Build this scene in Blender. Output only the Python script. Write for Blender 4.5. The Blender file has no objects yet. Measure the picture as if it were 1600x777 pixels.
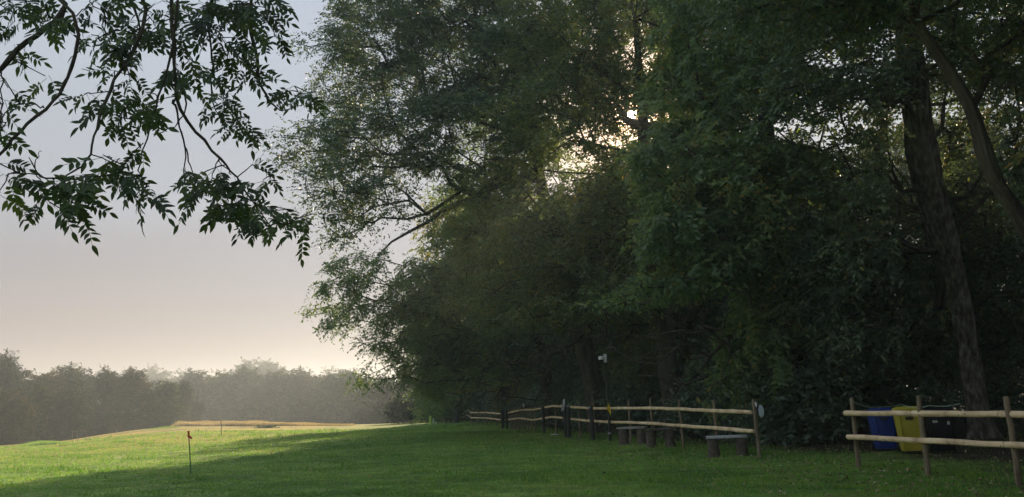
import bpy, math, random
import numpy as np
from mathutils import Vector, Matrix
sc = bpy.context.scene
col = sc.collection
R = math.radians
rng = np.random.default_rng(7)
random.seed(7)

# ------------------------------------------------------------------ camera
FPX, CX, CY = 1250.0, 800.0, 388.5
PITCH, ROLL, EYE = R(10.87), R(-2.87), 1.55
cd = bpy.data.cameras.new("camera"); cam = bpy.data.objects.new("camera", cd); col.objects.link(cam)
CM = Matrix.Rotation(R(90) + PITCH, 3, 'X') @ Matrix.Rotation(ROLL, 3, 'Z')
cam.matrix_world = Matrix.Translation((0, 0, EYE)) @ CM.to_4x4()
cd.sensor_width = 36.0; cd.lens = 36.0 * FPX / 1600.0; cd.clip_end = 5000; cd.clip_start = 0.05
sc.camera = cam
CMn = np.array(CM)

def ray(px, py):
    return CM @ Vector(((px - CX) / FPX, (CY - py) / FPX, -1.0))
def P(px, py, Y):
    """the point at world depth Y seen at a pixel of the photograph"""
    d = ray(px, py); return Vector((0, 0, EYE)) + d * (Y / d.y)
def project(p):
    v = (np.asarray(p) - np.array([0, 0, EYE])) @ CMn
    return CX + FPX * v[..., 0] / -v[..., 2], CY - FPX * v[..., 1] / -v[..., 2]

# ------------------------------------------------------------------ light
SUN = ray(987, 178).normalized()
SUN_EL = math.asin(SUN.z); SUN_AZ = math.atan2(SUN.x, SUN.y)
SKYG, SKYN = 2.08, 0.04
w = bpy.data.worlds.new("World"); sc.world = w; w.use_nodes = True
nt = w.node_tree; nt.nodes.clear()
out = nt.nodes.new('ShaderNodeOutputWorld'); bg = nt.nodes.new('ShaderNodeBackground')
sky = nt.nodes.new('ShaderNodeTexSky'); sky.sky_type = 'NISHITA'; sky.sun_disc = False
sky.sun_elevation = SUN_EL; sky.sun_rotation = SUN_AZ
sky.air_density = 1.0; sky.dust_density = 1.2; sky.ozone_density = 1.5
hs = nt.nodes.new('ShaderNodeHueSaturation'); hs.inputs['Saturation'].default_value = 0.62
nt.links.new(sky.outputs[0], hs.inputs['Color'])
# the sun's own disc and its narrow aureole
tc = nt.nodes.new('ShaderNodeTexCoord'); dot = nt.nodes.new('ShaderNodeVectorMath'); dot.operation = 'DOT_PRODUCT'
nt.links.new(tc.outputs['Generated'], dot.inputs[0]); dot.inputs[1].default_value = SUN
def m2(op, a, b=None, c=None):
    n = nt.nodes.new('ShaderNodeMath'); n.operation = op
    for i, v in enumerate((a, b, c)):
        if v is None: continue
        if isinstance(v, (int, float)): n.inputs[i].default_value = v
        else: nt.links.new(v, n.inputs[i])
    return n.outputs[0]
dd = m2('MAXIMUM', dot.outputs['Value'], 0.0)
disc = m2('MULTIPLY', m2('GREATER_THAN', dd, math.cos(R(0.30))), 900.0)
au = m2('MULTIPLY', m2('POWER', dd, 5000.0), 40.0)
au2 = m2('MULTIPLY', m2('POWER', dd, 260.0), 9.0)
tot = m2('ADD', m2('ADD', disc, au), au2)
sm = nt.nodes.new('ShaderNodeVectorMath'); sm.operation = 'SCALE'; sm.inputs[0].default_value = (1.0, 0.60, 0.30)
nt.links.new(tot, sm.inputs['Scale'])
ad = nt.nodes.new('ShaderNodeVectorMath'); ad.operation = 'ADD'
sx = nt.nodes.new('ShaderNodeSeparateXYZ'); nt.links.new(tc.outputs['Generated'], sx.inputs[0])
gr = nt.nodes.new('ShaderNodeValToRGB'); ge = gr.color_ramp.elements      # misty air: peach low down, grey-blue higher up
ge[0].position = 0.0; ge[0].color = (.41, .26, .235, 1); ge[1].position = 1.0; ge[1].color = (.62, .76, 1.0, 1)
for p_, c_ in ((.12, (.46, .365, .365)), (.19, (.50, .465, .50)), (.28, (.61, .65, .725)), (.45, (.74, .82, .95))):
    e_ = ge.new(p_); e_.color = (*c_, 1)
wn = nt.nodes.new('ShaderNodeTexNoise'); wn.inputs['Scale'].default_value = 1.6; wn.inputs['Detail'].default_value = 4
wm = nt.nodes.new('ShaderNodeMapping'); wm.inputs['Scale'].default_value = (1, 1, 5); nt.links.new(tc.outputs['Generated'], wm.inputs[0]); nt.links.new(wm.outputs[0], wn.inputs['Vector'])
nt.links.new(m2('MAXIMUM', m2('ADD', sx.outputs[2], m2('MULTIPLY', m2('SUBTRACT', wn.outputs['Fac'], .5), .16)), 0.0), gr.inputs[0])
gs = nt.nodes.new('ShaderNodeVectorMath'); gs.operation = 'SCALE'; nt.links.new(gr.outputs[0], gs.inputs[0]); gs.inputs['Scale'].default_value = SKYG
ns = nt.nodes.new('ShaderNodeVectorMath'); ns.operation = 'SCALE'; nt.links.new(hs.outputs[0], ns.inputs[0]); ns.inputs['Scale'].default_value = SKYN
sa = nt.nodes.new('ShaderNodeVectorMath'); sa.operation = 'ADD'; nt.links.new(gs.outputs[0], sa.inputs[0]); nt.links.new(ns.outputs[0], sa.inputs[1])
nt.links.new(sa.outputs[0], ad.inputs[0]); nt.links.new(sm.outputs[0], ad.inputs[1])
nt.links.new(ad.outputs[0], bg.inputs[0]); bg.inputs[1].default_value = 0.10
nt.links.new(bg.outputs[0], out.inputs[0])

sl = bpy.data.lights.new("sun", 'SUN'); sl.energy = 3.3; sl.angle = R(0.55); sl.color = (1.0, 0.80, 0.56)
so = bpy.data.objects.new("sun", sl); col.objects.link(so)
so.rotation_euler = SUN.to_track_quat('Z', 'Y').to_euler(); so.location = (0, 0, 60)

sc.view_settings.view_transform = 'Standard'; sc.view_settings.look = 'None'
sc.view_settings.gamma = 1.0; sc.view_settings.use_curve_mapping = False
sc.view_settings.exposure = 1.6
sc.render.engine = 'CYCLES'
cy = sc.cycles
cy.max_bounces = 8; cy.diffuse_bounces = 4; cy.glossy_bounces = 1; cy.transmission_bounces = 4; cy.volume_bounces = 2
cy.transparent_max_bounces = 6; cy.use_denoising = True; cy.sample_clamp_indirect = 4.0
cy.caustics_reflective = False; cy.caustics_refractive = False
try:
    cy.denoiser = 'OPENIMAGEDENOISE'; cy.denoising_input_passes = 'RGB_ALBEDO_NORMAL'
except Exception: pass

# ------------------------------------------------------------------ materials
def mat(name, base, rough=0.8, ramp=None, scale=4.0, detail=5.0, bump=0.0, bscale=20.0, transl=0.0, tint=None, spec=0.3, stretch=None, attr=None, metal=0.0):
    m = bpy.data.materials.new(name); m.use_nodes = True
    t = m.node_tree; n = t.nodes; L = t.links; b = n['Principled BSDF']
    b.inputs['Roughness'].default_value = rough; b.inputs['Specular IOR Level'].default_value = spec
    b.inputs['Metallic'].default_value = metal
    b.inputs['Base Color'].default_value = (*base, 1)
    tcn = n.new('ShaderNodeTexCoord'); mp = n.new('ShaderNodeMapping'); L.new(tcn.outputs['Object'], mp.inputs[0])
    if stretch: mp.inputs['Scale'].default_value = stretch
    csock = None
    if ramp:
        no = n.new('ShaderNodeTexNoise'); no.inputs['Scale'].default_value = scale; no.inputs['Detail'].default_value = detail
        L.new(mp.outputs[0], no.inputs['Vector'])
        cr = n.new('ShaderNodeValToRGB'); els = cr.color_ramp.elements
        els[0].position = ramp[0][0]; els[0].color = (*ramp[0][1], 1)
        els[1].position = ramp[-1][0]; els[1].color = (*ramp[-1][1], 1)
        for p, c in ramp[1:-1]:
            e = els.new(p); e.color = (*c, 1)
        L.new(no.outputs['Fac'], cr.inputs[0]); csock = cr.outputs[0]
    if attr:       # colour ramp driven by a per-face number
        at = n.new('ShaderNodeAttribute'); at.attribute_name = 'tint'
        cr = n.new('ShaderNodeValToRGB'); els = cr.color_ramp.elements
        els[0].position = attr[0][0]; els[0].color = (*attr[0][1], 1)
        els[1].position = attr[-1][0]; els[1].color = (*attr[-1][1], 1)
        for p, c in attr[1:-1]:
            e = els.new(p); e.color = (*c, 1)
        L.new(at.outputs['Fac'], cr.inputs[0]); csock = cr.outputs[0]
    if csock: L.new(csock, b.inputs['Base Color'])
    if bump:
        nb = n.new('ShaderNodeTexNoise'); nb.inputs['Scale'].default_value = bscale; nb.inputs['Detail'].default_value = 6
        L.new(mp.outputs[0], nb.inputs['Vector'])
        bp = n.new('ShaderNodeBump'); bp.inputs['Strength'].default_value = bump; bp.inputs['Distance'].default_value = 0.06 if 'bark' in name else 0.03
        L.new(nb.outputs['Fac'], bp.inputs['Height']); L.new(bp.outputs[0], b.inputs['Normal'])
    if transl:
        tr = n.new('ShaderNodeBsdfTranslucent'); mx = n.new('ShaderNodeMixShader'); mx.inputs[0].default_value = transl
        if csock:
            mu = n.new('ShaderNodeMix'); mu.data_type = 'RGBA'; mu.blend_type = 'MULTIPLY'; mu.inputs[0].default_value = 1
            L.new(csock, mu.inputs[6]); mu.inputs[7].default_value = (2.0, 1.9, 0.9, 1); L.new(mu.outputs[2], tr.inputs[0])
        else: tr.inputs[0].default_value = (*base, 1)
        L.new(b.outputs[0], mx.inputs[1]); L.new(tr.outputs[0], mx.inputs[2]); L.new(mx.outputs[0], n['Material Output'].inputs[0])
    return m

LEAF_RAMP = [(0.0, (.048, .080, .056)), (0.45, (.095, .145, .090)), (0.8, (.150, .210, .115)), (0.93, (.20, .23, .09)), (1.0, (.24, .19, .06))]
M_leaf = mat('leaf_green', (.05, .09, .03), rough=.5, attr=LEAF_RAMP, transl=.17, spec=.35)
M_leaf_edge = mat('leaf_edge', (.1, .15, .07), rough=.5, attr=[(0, (.060, .105, .060)), (.5, (.13, .205, .105)), (.9, (.20, .28, .12)), (1, (.30, .25, .09))], transl=.38, spec=.4)  # lighter than leaf_green: mist over the wood's edge put into the colour
M_leaf_olive = mat('leaf_olive', (.1, .12, .05), rough=.5, attr=[(0, (.048, .078, .042)), (.5, (.105, .150, .075)), (.9, (.17, .20, .08)), (1, (.26, .20, .07))], transl=.38, spec=.4)
M_leaf_far2 = mat('leaf_far_brownish', (.06, .06, .03), rough=.7, attr=[(0, (.035, .038, .018)), (.6, (.058, .058, .025)), (1, (.12, .09, .04))], transl=.16, spec=.1)
M_leaf_far3 = mat('leaf_far_dark', (.04, .06, .03), rough=.7, attr=[(0, (.018, .028, .014)), (.6, (.036, .050, .024)), (1, (.075, .08, .035))], transl=.12, spec=.1)
M_leaf_far = mat('leaf_far', (.06, .08, .03), rough=.7, attr=[(0, (.010, .022, .007)), (.6, (.036, .060, .014)), (1, (.12, .12, .03))], transl=.16, spec=.15)
M_leaf_yel = mat('leaf_backlit_yellow', (.1, .1, .03), rough=.6, attr=[(0, (.06, .09, .025)), (.6, (.13, .15, .035)), (1, (.30, .22, .05))], transl=.45, spec=.2)  # yellow-green of sun shining through the leaves put into their colour
M_ash = mat('ash_leaf', (.07, .10, .05), rough=.45, ramp=[(.3, (.045, .078, .036)), (.7, (.09, .13, .055))], scale=3, transl=.32, spec=.4)
M_bark = mat('bark', (.08, .07, .055), rough=.95, ramp=[(.3, (.045, .038, .030)), (.55, (.09, .08, .062)), (.75, (.13, .125, .095))], scale=3.5, detail=8, bump=1.0, bscale=14, stretch=(1, 1, .2), spec=.1)
M_bark_pale = mat('bark_lichened', (.14, .13, .1), rough=.95, ramp=[(.32, (.045, .040, .032)), (.5, (.11, .10, .082)), (.68, (.22, .215, .17))], scale=11, detail=9, bump=.9, bscale=12, stretch=(1, 1, .35), spec=.1)
M_twig = mat('twig_bark', (.05, .045, .035), rough=.9, spec=.15)
M_rail = mat('peeled_rail', (.50, .38, .24), rough=.7, ramp=[(.25, (.34, .22, .12)), (.40, (.62, .47, .29)), (.55, (.80, .62, .38)), (.7, (.84, .72, .48))], scale=7, detail=7, bump=.35, bscale=30, stretch=(.5, .5, .5), spec=.2)
M_post = mat('weathered_post', (.22, .18, .12), rough=.85, ramp=[(.3, (.13, .10, .07)), (.7, (.29, .235, .155))], scale=9, detail=6, bump=.4, bscale=25, stretch=(1, 1, .3), spec=.15)
M_dpost = mat('dark_treated_post', (.035, .038, .035), rough=.7, ramp=[(.3, (.022, .026, .024)), (.7, (.05, .052, .045))], scale=9, bump=.3, stretch=(1, 1, .3))
M_bench = mat('bench_plank', (.30, .28, .26), rough=.85, ramp=[(.3, (.20, .185, .165)), (.7, (.40, .38, .35))], scale=6, bump=.4, bscale=22, stretch=(.3, 2, 1))
M_benchp = mat('pale_plank', (.42, .45, .46), rough=.6, ramp=[(.3, (.32, .34, .35)), (.7, (.52, .55, .57))], scale=6, bump=.3, bscale=22, stretch=(.3, 2, 1))
M_log = mat('log_end', (.15, .12, .095), rough=.9, ramp=[(.3, (.06, .048, .038)), (.7, (.15, .125, .10))], scale=8, bump=.6, bscale=18)
M_white = mat('white_plastic', (.75, .76, .76), rough=.4)
M_grey = mat('grey_metal', (.42, .43, .44), rough=.45)
M_black = mat('black_plastic', (.006, .006, .008), rough=.45)
M_blue = mat('blue_plastic', (.03, .09, .45), rough=.5, ramp=[(.3, (.014, .035, .18)), (.7, (.022, .05, .25))], scale=3)
M_yellow = mat('yellow_plastic', (.55, .50, .05), rough=.5, ramp=[(.3, (.36, .31, .03)), (.7, (.46, .41, .05))], scale=3)
M_tape = mat('yellow_cloth', (.65, .48, .03), rough=.8)
M_red = mat('red_tape', (.60, .06, .04), rough=.6)
M_green = mat('green_rod', (.03, .12, .05), rough=.5)
M_rope = mat('pale_rope', (.35, .5, .35), rough=.8)
M_disc = mat('pale_blue_plate', (.45, .52, .58), rough=.4)
M_hiv = mat('lime_sleeve', (.45, .62, .12), rough=.6)
M_grass = mat('grass_blade', (.06, .12, .03), rough=.6, attr=[(0, (.09, .20, .038)), (.6, (.17, .32, .066)), (.9, (.27, .36, .10)), (1, (.40, .35, .17))], transl=.35, spec=.2)
M_straw = mat('straw_grass', (.42, .33, .2), rough=.8, attr=[(0, (.24, .19, .14)), (1, (.46, .38, .29))], transl=.3, spec=.1)
M_litter = mat('dead_leaf', (.35, .3, .2), rough=.8, attr=[(0, (.12, .08, .04)), (.7, (.36, .30, .17)), (1, (.62, .58, .45))], spec=.3)

# ------------------------------------------------------------------ object helpers
def link(name, me, parent=None, mats=None):
    o = bpy.data.objects.new(name, me); col.objects.link(o)
    if parent is not None: o.parent = parent
    if mats is not None and me is not None and not me.materials:
        for m in (mats if isinstance(mats, (list, tuple)) else [mats]): me.materials.append(m)
    return o
def tag(o, label, cat, group=None, kind=None):
    o['label'] = label; o['category'] = cat
    if group: o['group'] = group
    if kind: o['kind'] = kind
    return o
def thing(name, loc, label, cat, group=None, rz=0.0):
    o = bpy.data.objects.new(name, None); col.objects.link(o); o.location = loc; o.rotation_euler = (0, 0, rz)
    o.empty_display_size = .3
    return tag(o, label, cat, group)

def np_mesh(name, V, F, smooth=False, tint=None):
    """V (n,3), F (m,k) one face size, or a list of such"""
    me = bpy.data.meshes.new(name)
    Fs = F if isinstance(F, list) else [F]
    Fs = [np.asarray(f, dtype=np.int32) for f in Fs if len(f)]
    tot = np.concatenate([np.full(len(f), f.shape[1], dtype=np.int32) for f in Fs])
    flat = np.concatenate([f.ravel() for f in Fs])
    me.vertices.add(len(V)); me.vertices.foreach_set('co', np.asarray(V, dtype=np.float32).ravel())
    me.loops.add(len(flat)); me.loops.foreach_set('vertex_index', flat)
    me.polygons.add(len(tot)); st = np.zeros(len(tot), dtype=np.int32); st[1:] = np.cumsum(tot)[:-1]
    me.polygons.foreach_set('loop_start', st)
    try: me.polygons.foreach_set('loop_total', tot)
    except Exception: pass
    me.polygons.foreach_set('use_smooth', np.full(len(tot), bool(smooth)))
    me.update(calc_edges=True)
    if tint is not None:
        a = me.attributes.new('tint', 'FLOAT', 'FACE'); a.data.foreach_set('value', np.asarray(tint, dtype=np.float32))
    return me

class MB:
    """collects shapes of one part"""
    def __init__(s): s.V = []; s.F = []; s.n = 0
    def add(s, vs, fs):
        s.V += [tuple(v) for v in vs]; s.F += [tuple(i + s.n for i in f) for f in fs]; s.n += len(vs)
    def box(s, c, size, M=None, taper=1.0):
        x, y, z = (q / 2 for q in size); M = M or Matrix.Identity(3); c = Vector(c)
        vs = []
        for sz in (-1, 1):
            k = 1.0 if sz > 0 else taper
            for sx, sy in ((-1, -1), (1, -1), (1, 1), (-1, 1)): vs.append(c + M @ Vector((sx * x * k, sy * y * k, sz * z)))
        s.add(vs, [(3, 2, 1, 0), (4, 5, 6, 7), (0, 1, 5, 4), (1, 2, 6, 5), (2, 3, 7, 6), (3, 0, 4, 7)])
    def tube(s, pts, rads, k=8, rough=0.0, cap=True, chamfer=0.0):
        pts = [Vector(p) for p in pts]; rads = list(rads)
        if chamfer:
            d0 = (pts[1] - pts[0]).normalized(); d1 = (pts[-1] - pts[-2]).normalized()
            pts = [pts[0], pts[0] + d0 * chamfer] + pts[1:-1] + [pts[-1] - d1 * chamfer, pts[-1]]
            rads = [rads[0] * .72, rads[0]] + rads[1:-1] + [rads[-1], rads[-1] * .72]
        n = len(pts); vs = []; up = None
        for i, p in enumerate(pts):
            d = (pts[min(i + 1, n - 1)] - pts[max(i - 1, 0)]).normalized()
            if up is None:
                up = Vector((0, 0, 1)) if abs(d.z) < .9 else Vector((0, 1, 0))
            a = d.cross(up).normalized(); b = a.cross(d).normalized(); up = b if abs(b.dot(d)) < .9 else up
            for j in range(k):
                t = 2 * math.pi * j / k
                r = rads[i] * (1 + random.uniform(-rough, rough))
                vs.append(p + a * math.cos(t) * r + b * math.sin(t) * r)
        fs = [(i * k + j, i * k + (j + 1) % k, (i + 1) * k + (j + 1) % k, (i + 1) * k + j) for i in range(n - 1) for j in range(k)]
        if cap: fs += [tuple(range(k - 1, -1, -1)), tuple(range((n - 1) * k, n * k))]
        s.add(vs, fs)
    def build(s, name, m, parent=None, smooth=True, bevel=0.0, origin=None):
        me = bpy.data.meshes.new(name)
        o0 = Vector(origin) if origin is not None else Vector((0, 0, 0))
        me.from_pydata([tuple(Vector(v) - o0) for v in s.V], [], s.F); me.update()
        import bmesh
        b = bmesh.new(); b.from_mesh(me); bmesh.ops.recalc_face_normals(b, faces=b.faces)
        if bevel: bmesh.ops.bevel(b, geom=b.edges[:], offset=bevel, segments=2, affect='EDGES', profile=.6)
        b.to_mesh(me); b.free()
        if smooth:
            me.polygons.foreach_set('use_smooth', [True] * len(me.polygons))
            try: me.set_sharp_from_angle(angle=R(38))
            except Exception: pass
        o = link(name, me, parent, m); o.location = o0
        return o

# ------------------------------------------------------------------ terrain
_px = [-400, 0, 100, 200, 270, 400, 530, 600, 720, 800, 3000]
_Yc = [60, 68, 74, 86, 94, 92, 90, 90, 90, 110, 110]
_zc = [-.3, -.02, 0.02, .55, .76, .38, -.05, -.15, 0, 0, 0]
def terrain(x, y):
    x = np.asarray(x, float); y = np.asarray(y, float)
    px = np.where(y > 1, 800 + 1250 * x / np.maximum(y, 1), np.where(x < 0, -400, 3000))
    px = np.clip(px, -400, 3000)
    Yc = np.interp(px, _px, _Yc); zc = np.interp(px, _px, _zc)
    t = np.clip((y - 30) / (Yc - 30), 0, 1); t = t * t * (3 - 2 * t)
    z = zc * t
    over = np.clip(y - Yc, 0, None)
    dropw = np.clip((800 - px) / 120, 0, 1)
    z = z - dropw * np.where(over < 60, .0009 * over ** 2, .0009 * 3600 + (1 - np.exp(-(over - 60) / 60)) * 4.5)
    z = z + .03 * np.sin(x * .31 + 1.3) * np.sin(y * .23) * np.clip(y / 20, 0, 1) + .015 * np.sin(x * .9) * np.sin(y * .7 + 2)
    return z
def tz(x, y): return float(terrain(x, y))

# fence line: x as a function of depth; woodland lies to its right
_fy = [-30, 4, 12, 15.75, 19.2, 24.2, 29.8, 34.6, 40, 51.7, 72, 90, 140]
_fx = [12, 9.4, 7.6, 6.8, 5.94, 5.17, 3.65, 2.3, 1.5, -.4, -4.5, -8, -16]
def fx(y): return np.interp(y, _fy, _fx)

def snoise(x, y, s=1.0, k=0):
    x = np.asarray(x) * s; y = np.asarray(y) * s
    return (np.sin(x * 1.3 + 1.7 * np.sin(y * .9 + k)) + np.sin(y * 1.7 + 1.3 * np.sin(x * 1.1 + 2 * k)) + np.sin((x + y) * 2.3 + k)) / 3

def ground():
    a = np.concatenate([-np.geomspace(1600, 60, 26)[:-1], np.linspace(-60, 40, 161), np.geomspace(40, 1600, 26)[1:]])
    b = np.concatenate([-np.geomspace(300, 6, 10)[:-1], np.linspace(-6, 140, 210), np.geomspace(140, 2500, 26)[1:]])
    X, Y = np.meshgrid(a, b); Z = terrain(X, Y)
    Z = np.where(np.hypot(X, Y) > 700, np.minimum(Z, -7.7), Z)
    V = np.stack([X, Y, Z], -1).reshape(-1, 3)
    nx, ny = len(a), len(b); i = np.arange(nx * ny).reshape(ny, nx)
    F = np.stack([i[:-1, :-1], i[:-1, 1:], i[1:, 1:], i[1:, :-1]], -1).reshape(-1, 4)
    me = np_mesh('ground', V, F, smooth=True)
    lit = np.clip((V[:, 0] - fx(V[:, 1]) - .5 + .9 * snoise(V[:, 0], V[:, 1], .9)) / 1.6, 0, 1)
    at = me.attributes.new('litter', 'FLOAT', 'POINT'); at.data.foreach_set('value', lit.astype(np.float32))
    dry = np.clip((V[:, 1] - 25) / 30, 0, 1) * np.clip((-8 - V[:, 0]) / 14, 0, 1)  # drier grass, yellowed and brightened further to stand in for sunlight on it
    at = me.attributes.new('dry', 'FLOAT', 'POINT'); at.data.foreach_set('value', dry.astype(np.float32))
    m = bpy.data.materials.new('meadow'); m.use_nodes = True; t = m.node_tree; n = t.nodes; L = t.links; bs = n['Principled BSDF']
    bs.inputs['Roughness'].default_value = .9; bs.inputs['Specular IOR Level'].default_value = .15
    tcn = n.new('ShaderNodeTexCoord')
    def noise(sc_, det, ro=.6, st=None):
        q = n.new('ShaderNodeTexNoise'); q.inputs['Scale'].default_value = sc_; q.inputs['Detail'].default_value = det; q.inputs['Roughness'].default_value = ro
        if st:
            mp = n.new('ShaderNodeMapping'); mp.inputs['Scale'].default_value = st; L.new(tcn.outputs['Object'], mp.inputs[0]); L.new(mp.outputs[0], q.inputs['Vector'])
        else: L.new(tcn.outputs['Object'], q.inputs['Vector'])
        return q.outputs['Fac']
    def rampn(fac, els_):
        cr = n.new('ShaderNodeValToRGB'); e = cr.color_ramp.elements
        e[0].position, e[0].color = els_[0][0], (*els_[0][1], 1); e[1].position, e[1].color = els_[-1][0], (*els_[-1][1], 1)
        for p, c in els_[1:-1]: q = e.new(p); q.color = (*c, 1)
        L.new(fac, cr.inputs[0]); return cr.outputs[0]
    def mix(f, a_, b_, mode='MIX'):
        q = n.new('ShaderNodeMix'); q.data_type = 'RGBA'; q.blend_type = mode
        if isinstance(f, float): q.inputs[0].default_value = f
        else: L.new(f, q.inputs[0])
        for s_, v in ((6, a_), (7, b_)):
            if isinstance(v, tuple): q.inputs[s_].default_value = (*v, 1)
            else: L.new(v, q.inputs[s_])
        return q.outputs[2]
    g = rampn(noise(.12, 6), [(.32, (.10, .20, .042)), (.5, (.165, .295, .066)), (.68, (.27, .35, .10))])
    g2 = rampn(noise(2.2, 8, .7), [(.35, (.55, .55, .55)), (.5, (.9, .9, .9)), (.68, (1.3, 1.25, 1.1))])
    g = mix(1.0, g, g2, 'MULTIPLY')
    g4 = rampn(noise(.45, 7, .65), [(.36, (.6, .68, .62)), (.5, (1, 1, 1)), (.64, (1.35, 1.22, 1.1))])
    g = mix(1.0, g, g4, 'MULTIPLY')
    g3 = rampn(noise(1.0, 5, .6, (.25, 1.1, 1)), [(.38, (.75, .78, .75)), (.6, (1.15, 1.12, 1.05))])
    g = mix(1.0, g, g3, 'MULTIPLY')
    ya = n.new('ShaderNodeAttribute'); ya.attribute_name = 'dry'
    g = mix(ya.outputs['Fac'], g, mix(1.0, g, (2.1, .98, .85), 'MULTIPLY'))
    e = rampn(noise(3.0, 8, .7), [(.3, (.018, .014, .009)), (.55, (.045, .034, .020)), (.75, (.09, .065, .035))])
    la = n.new('ShaderNodeAttribute'); la.attribute_name = 'litter'
    c = mix(la.outputs['Fac'], g, e)
    L.new(c, bs.inputs['Base Color'])
    bp = n.new('ShaderNodeBump'); bp.inputs['Strength'].default_value = .8; bp.inputs['Distance'].default_value = .06
    L.new(noise(7, 9, .75), bp.inputs['Height']); L.new(bp.outputs[0], bs.inputs['Normal'])
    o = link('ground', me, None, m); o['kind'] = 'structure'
    return o
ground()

# ------------------------------------------------------------------ foliage machinery
def unit(v): return v / np.maximum(np.linalg.norm(v, axis=-1, keepdims=True), 1e-9)
def leaves_mesh(name, pos, ax, nrm, ln, wd, tint):
    """one pointed, slightly cupped four-cornered leaf per row"""
    ax = unit(ax); side = unit(np.cross(ax, nrm)); nn = np.cross(side, ax)
    ln = ln[:, None]; wd = wd[:, None]
    a = pos; b = pos + ax * ln * .45 + side * wd * .5 + nn * wd * .12; c = pos + ax * ln; d = pos + ax * ln * .45 - side * wd * .5 + nn * wd * .12
    V = np.stack([a, b, c, d], 1).reshape(-1, 3)
    F = np.arange(len(V)).reshape(-1, 4)
    return np_mesh(name, V, F, tint=tint)

def spray_leaves(centers, outd, rad, ntw, nlf, leaf, r, droop=.35, flat=.55):
    """leaves along short twigs that fan out of each clump"""
    N = len(centers)
    td = unit(outd[:, None, :] * .7 + r.normal(size=(N, ntw, 3)) * np.array([.9, .9, .9 * flat]) + np.array([0, 0, -droop]))
    tl = rad[:, None] * r.uniform(.45, 1.15, (N, ntw))
    base = centers[:, None, :] + r.normal(size=(N, ntw, 3)) * (rad[:, None, None] * .22)
    t = (np.arange(nlf) + r.uniform(.2, .8, (N, ntw, nlf))) / nlf
    sd = unit(np.cross(td, np.array([0, 0, 1.0])) + 1e-4)
    pos = base[:, :, None, :] + td[:, :, None, :] * (tl[:, :, None] * t)[..., None]
    pos[..., 2] -= (tl[:, :, None] * t ** 2) * droop * .6
    s = np.where(np.arange(nlf) % 2 == 0, 1.0, -1.0)[None, None, :, None]
    ax = unit(td[:, :, None, :] * .6 + sd[:, :, None, :] * s * .75 + r.normal(size=pos.shape) * .35 + np.array([0, 0, -.35]))
    nr = unit(np.array([0, 0, .55]) + unit(outd + r.normal(size=outd.shape) * .25)[:, None, None, :] * np.array([1, 1, .5]) * .8 + r.normal(size=pos.shape) * .7)
    ln = leaf * r.uniform(.65, 1.3, pos.shape[:-1])
    cl = r.uniform(0, 1, (N, 1, 1)) * .62 - .05
    ti = np.clip(cl + r.beta(1.6, 3.2, pos.shape[:-1]) * .75, 0, 1)
    return pos.reshape(-1, 3), ax.reshape(-1, 3), nr.reshape(-1, 3), ln.ravel(), ti.ravel()

def lobes_points(lobes, n, r, shell=.55):
    vol = np.array([l[3] * l[4] * l[5] for l in lobes]) ** .8; cnt = np.maximum(1, (n * vol / vol.sum()).astype(int))
    out_ = []
    for l, c in zip(lobes, cnt):
        d = unit(r.normal(size=(c, 3))); q = r.uniform(shell ** 3, 1, c) ** (1 / 3)
        wob = 1 + .16 * np.sin(d[:, 0] * 5 + l[0]) * np.sin(d[:, 1] * 4 + l[1]) + .10 * np.sin(d[:, 2] * 9 + l[2])
        out_.append(np.array(l[:3]) + d * (q * wob)[:, None] * np.array(l[3:6]))
    return np.concatenate(out_)

def skeleton(trunk, pts, r, bias=.35, step=1.6):
    """joins every clump to the nearest wood already there; returns nodes, parents, weights"""
    T = np.array(trunk, float); nodes = [T[0]]; par = [-1]; pd = [0.0]
    for i in range(1, len(T)):
        seg = max(1, int(np.linalg.norm(T[i] - T[i - 1]) / .8))
        for k in range(1, seg + 1):
            nodes.append(T[i - 1] + (T[i] - T[i - 1]) * k / seg); par.append(len(nodes) - 2); pd.append(pd[-1] + np.linalg.norm(nodes[-1] - nodes[-2]))
    nt_ = len(nodes); lo = max(1, nt_ // 3)
    arr = np.zeros((nt_ + len(pts) * 8, 3)); arr[:nt_] = nodes; pda = np.full(len(arr), 1e9); pda[:nt_] = pd; pda[:lo] = 1e9
    n = nt_; tops = []
    order = np.argsort(np.min(np.linalg.norm(pts[:, None] - arr[None, lo:nt_], axis=2), axis=1) + r.uniform(0, .8, len(pts)))
    outd = np.zeros_like(pts)
    for i in order:
        p = pts[i]; dv = p - arr[:n]; d = np.linalg.norm(dv, axis=1)
        cost = d + bias * np.minimum(pda[:n], 1e6) * .55 + np.clip(-dv[:, 2], 0, None) * .5
        cost[:lo] = 1e9
        j = int(np.argmin(cost)); L_ = d[j]; k = min(7, max(1, int(L_ / step))); prev = j; a = arr[j].copy()
        for q in range(1, k + 1):
            f = q / k; pos = a + (p - a) * f
            if q < k: pos = pos + r.normal(size=3) * .07 * L_ / k + np.array([0, 0, .10 * L_ * math.sin(math.pi * f)])
            arr[n] = pos; pda[n] = pda[prev] + np.linalg.norm(arr[n] - arr[prev]); par.append(prev); prev = n; n += 1
        tops.append(n - 1); outd[i] = (arr[n - 1] - arr[par[n - 1]])
    wgt = np.zeros(n); wgt[tops] = 1
    for i in range(n - 1, 0, -1):
        if par[i] >= 0: wgt[par[i]] += wgt[i]
    return arr[:n], np.array(par[:n]), wgt, nt_, unit(outd)

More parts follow.
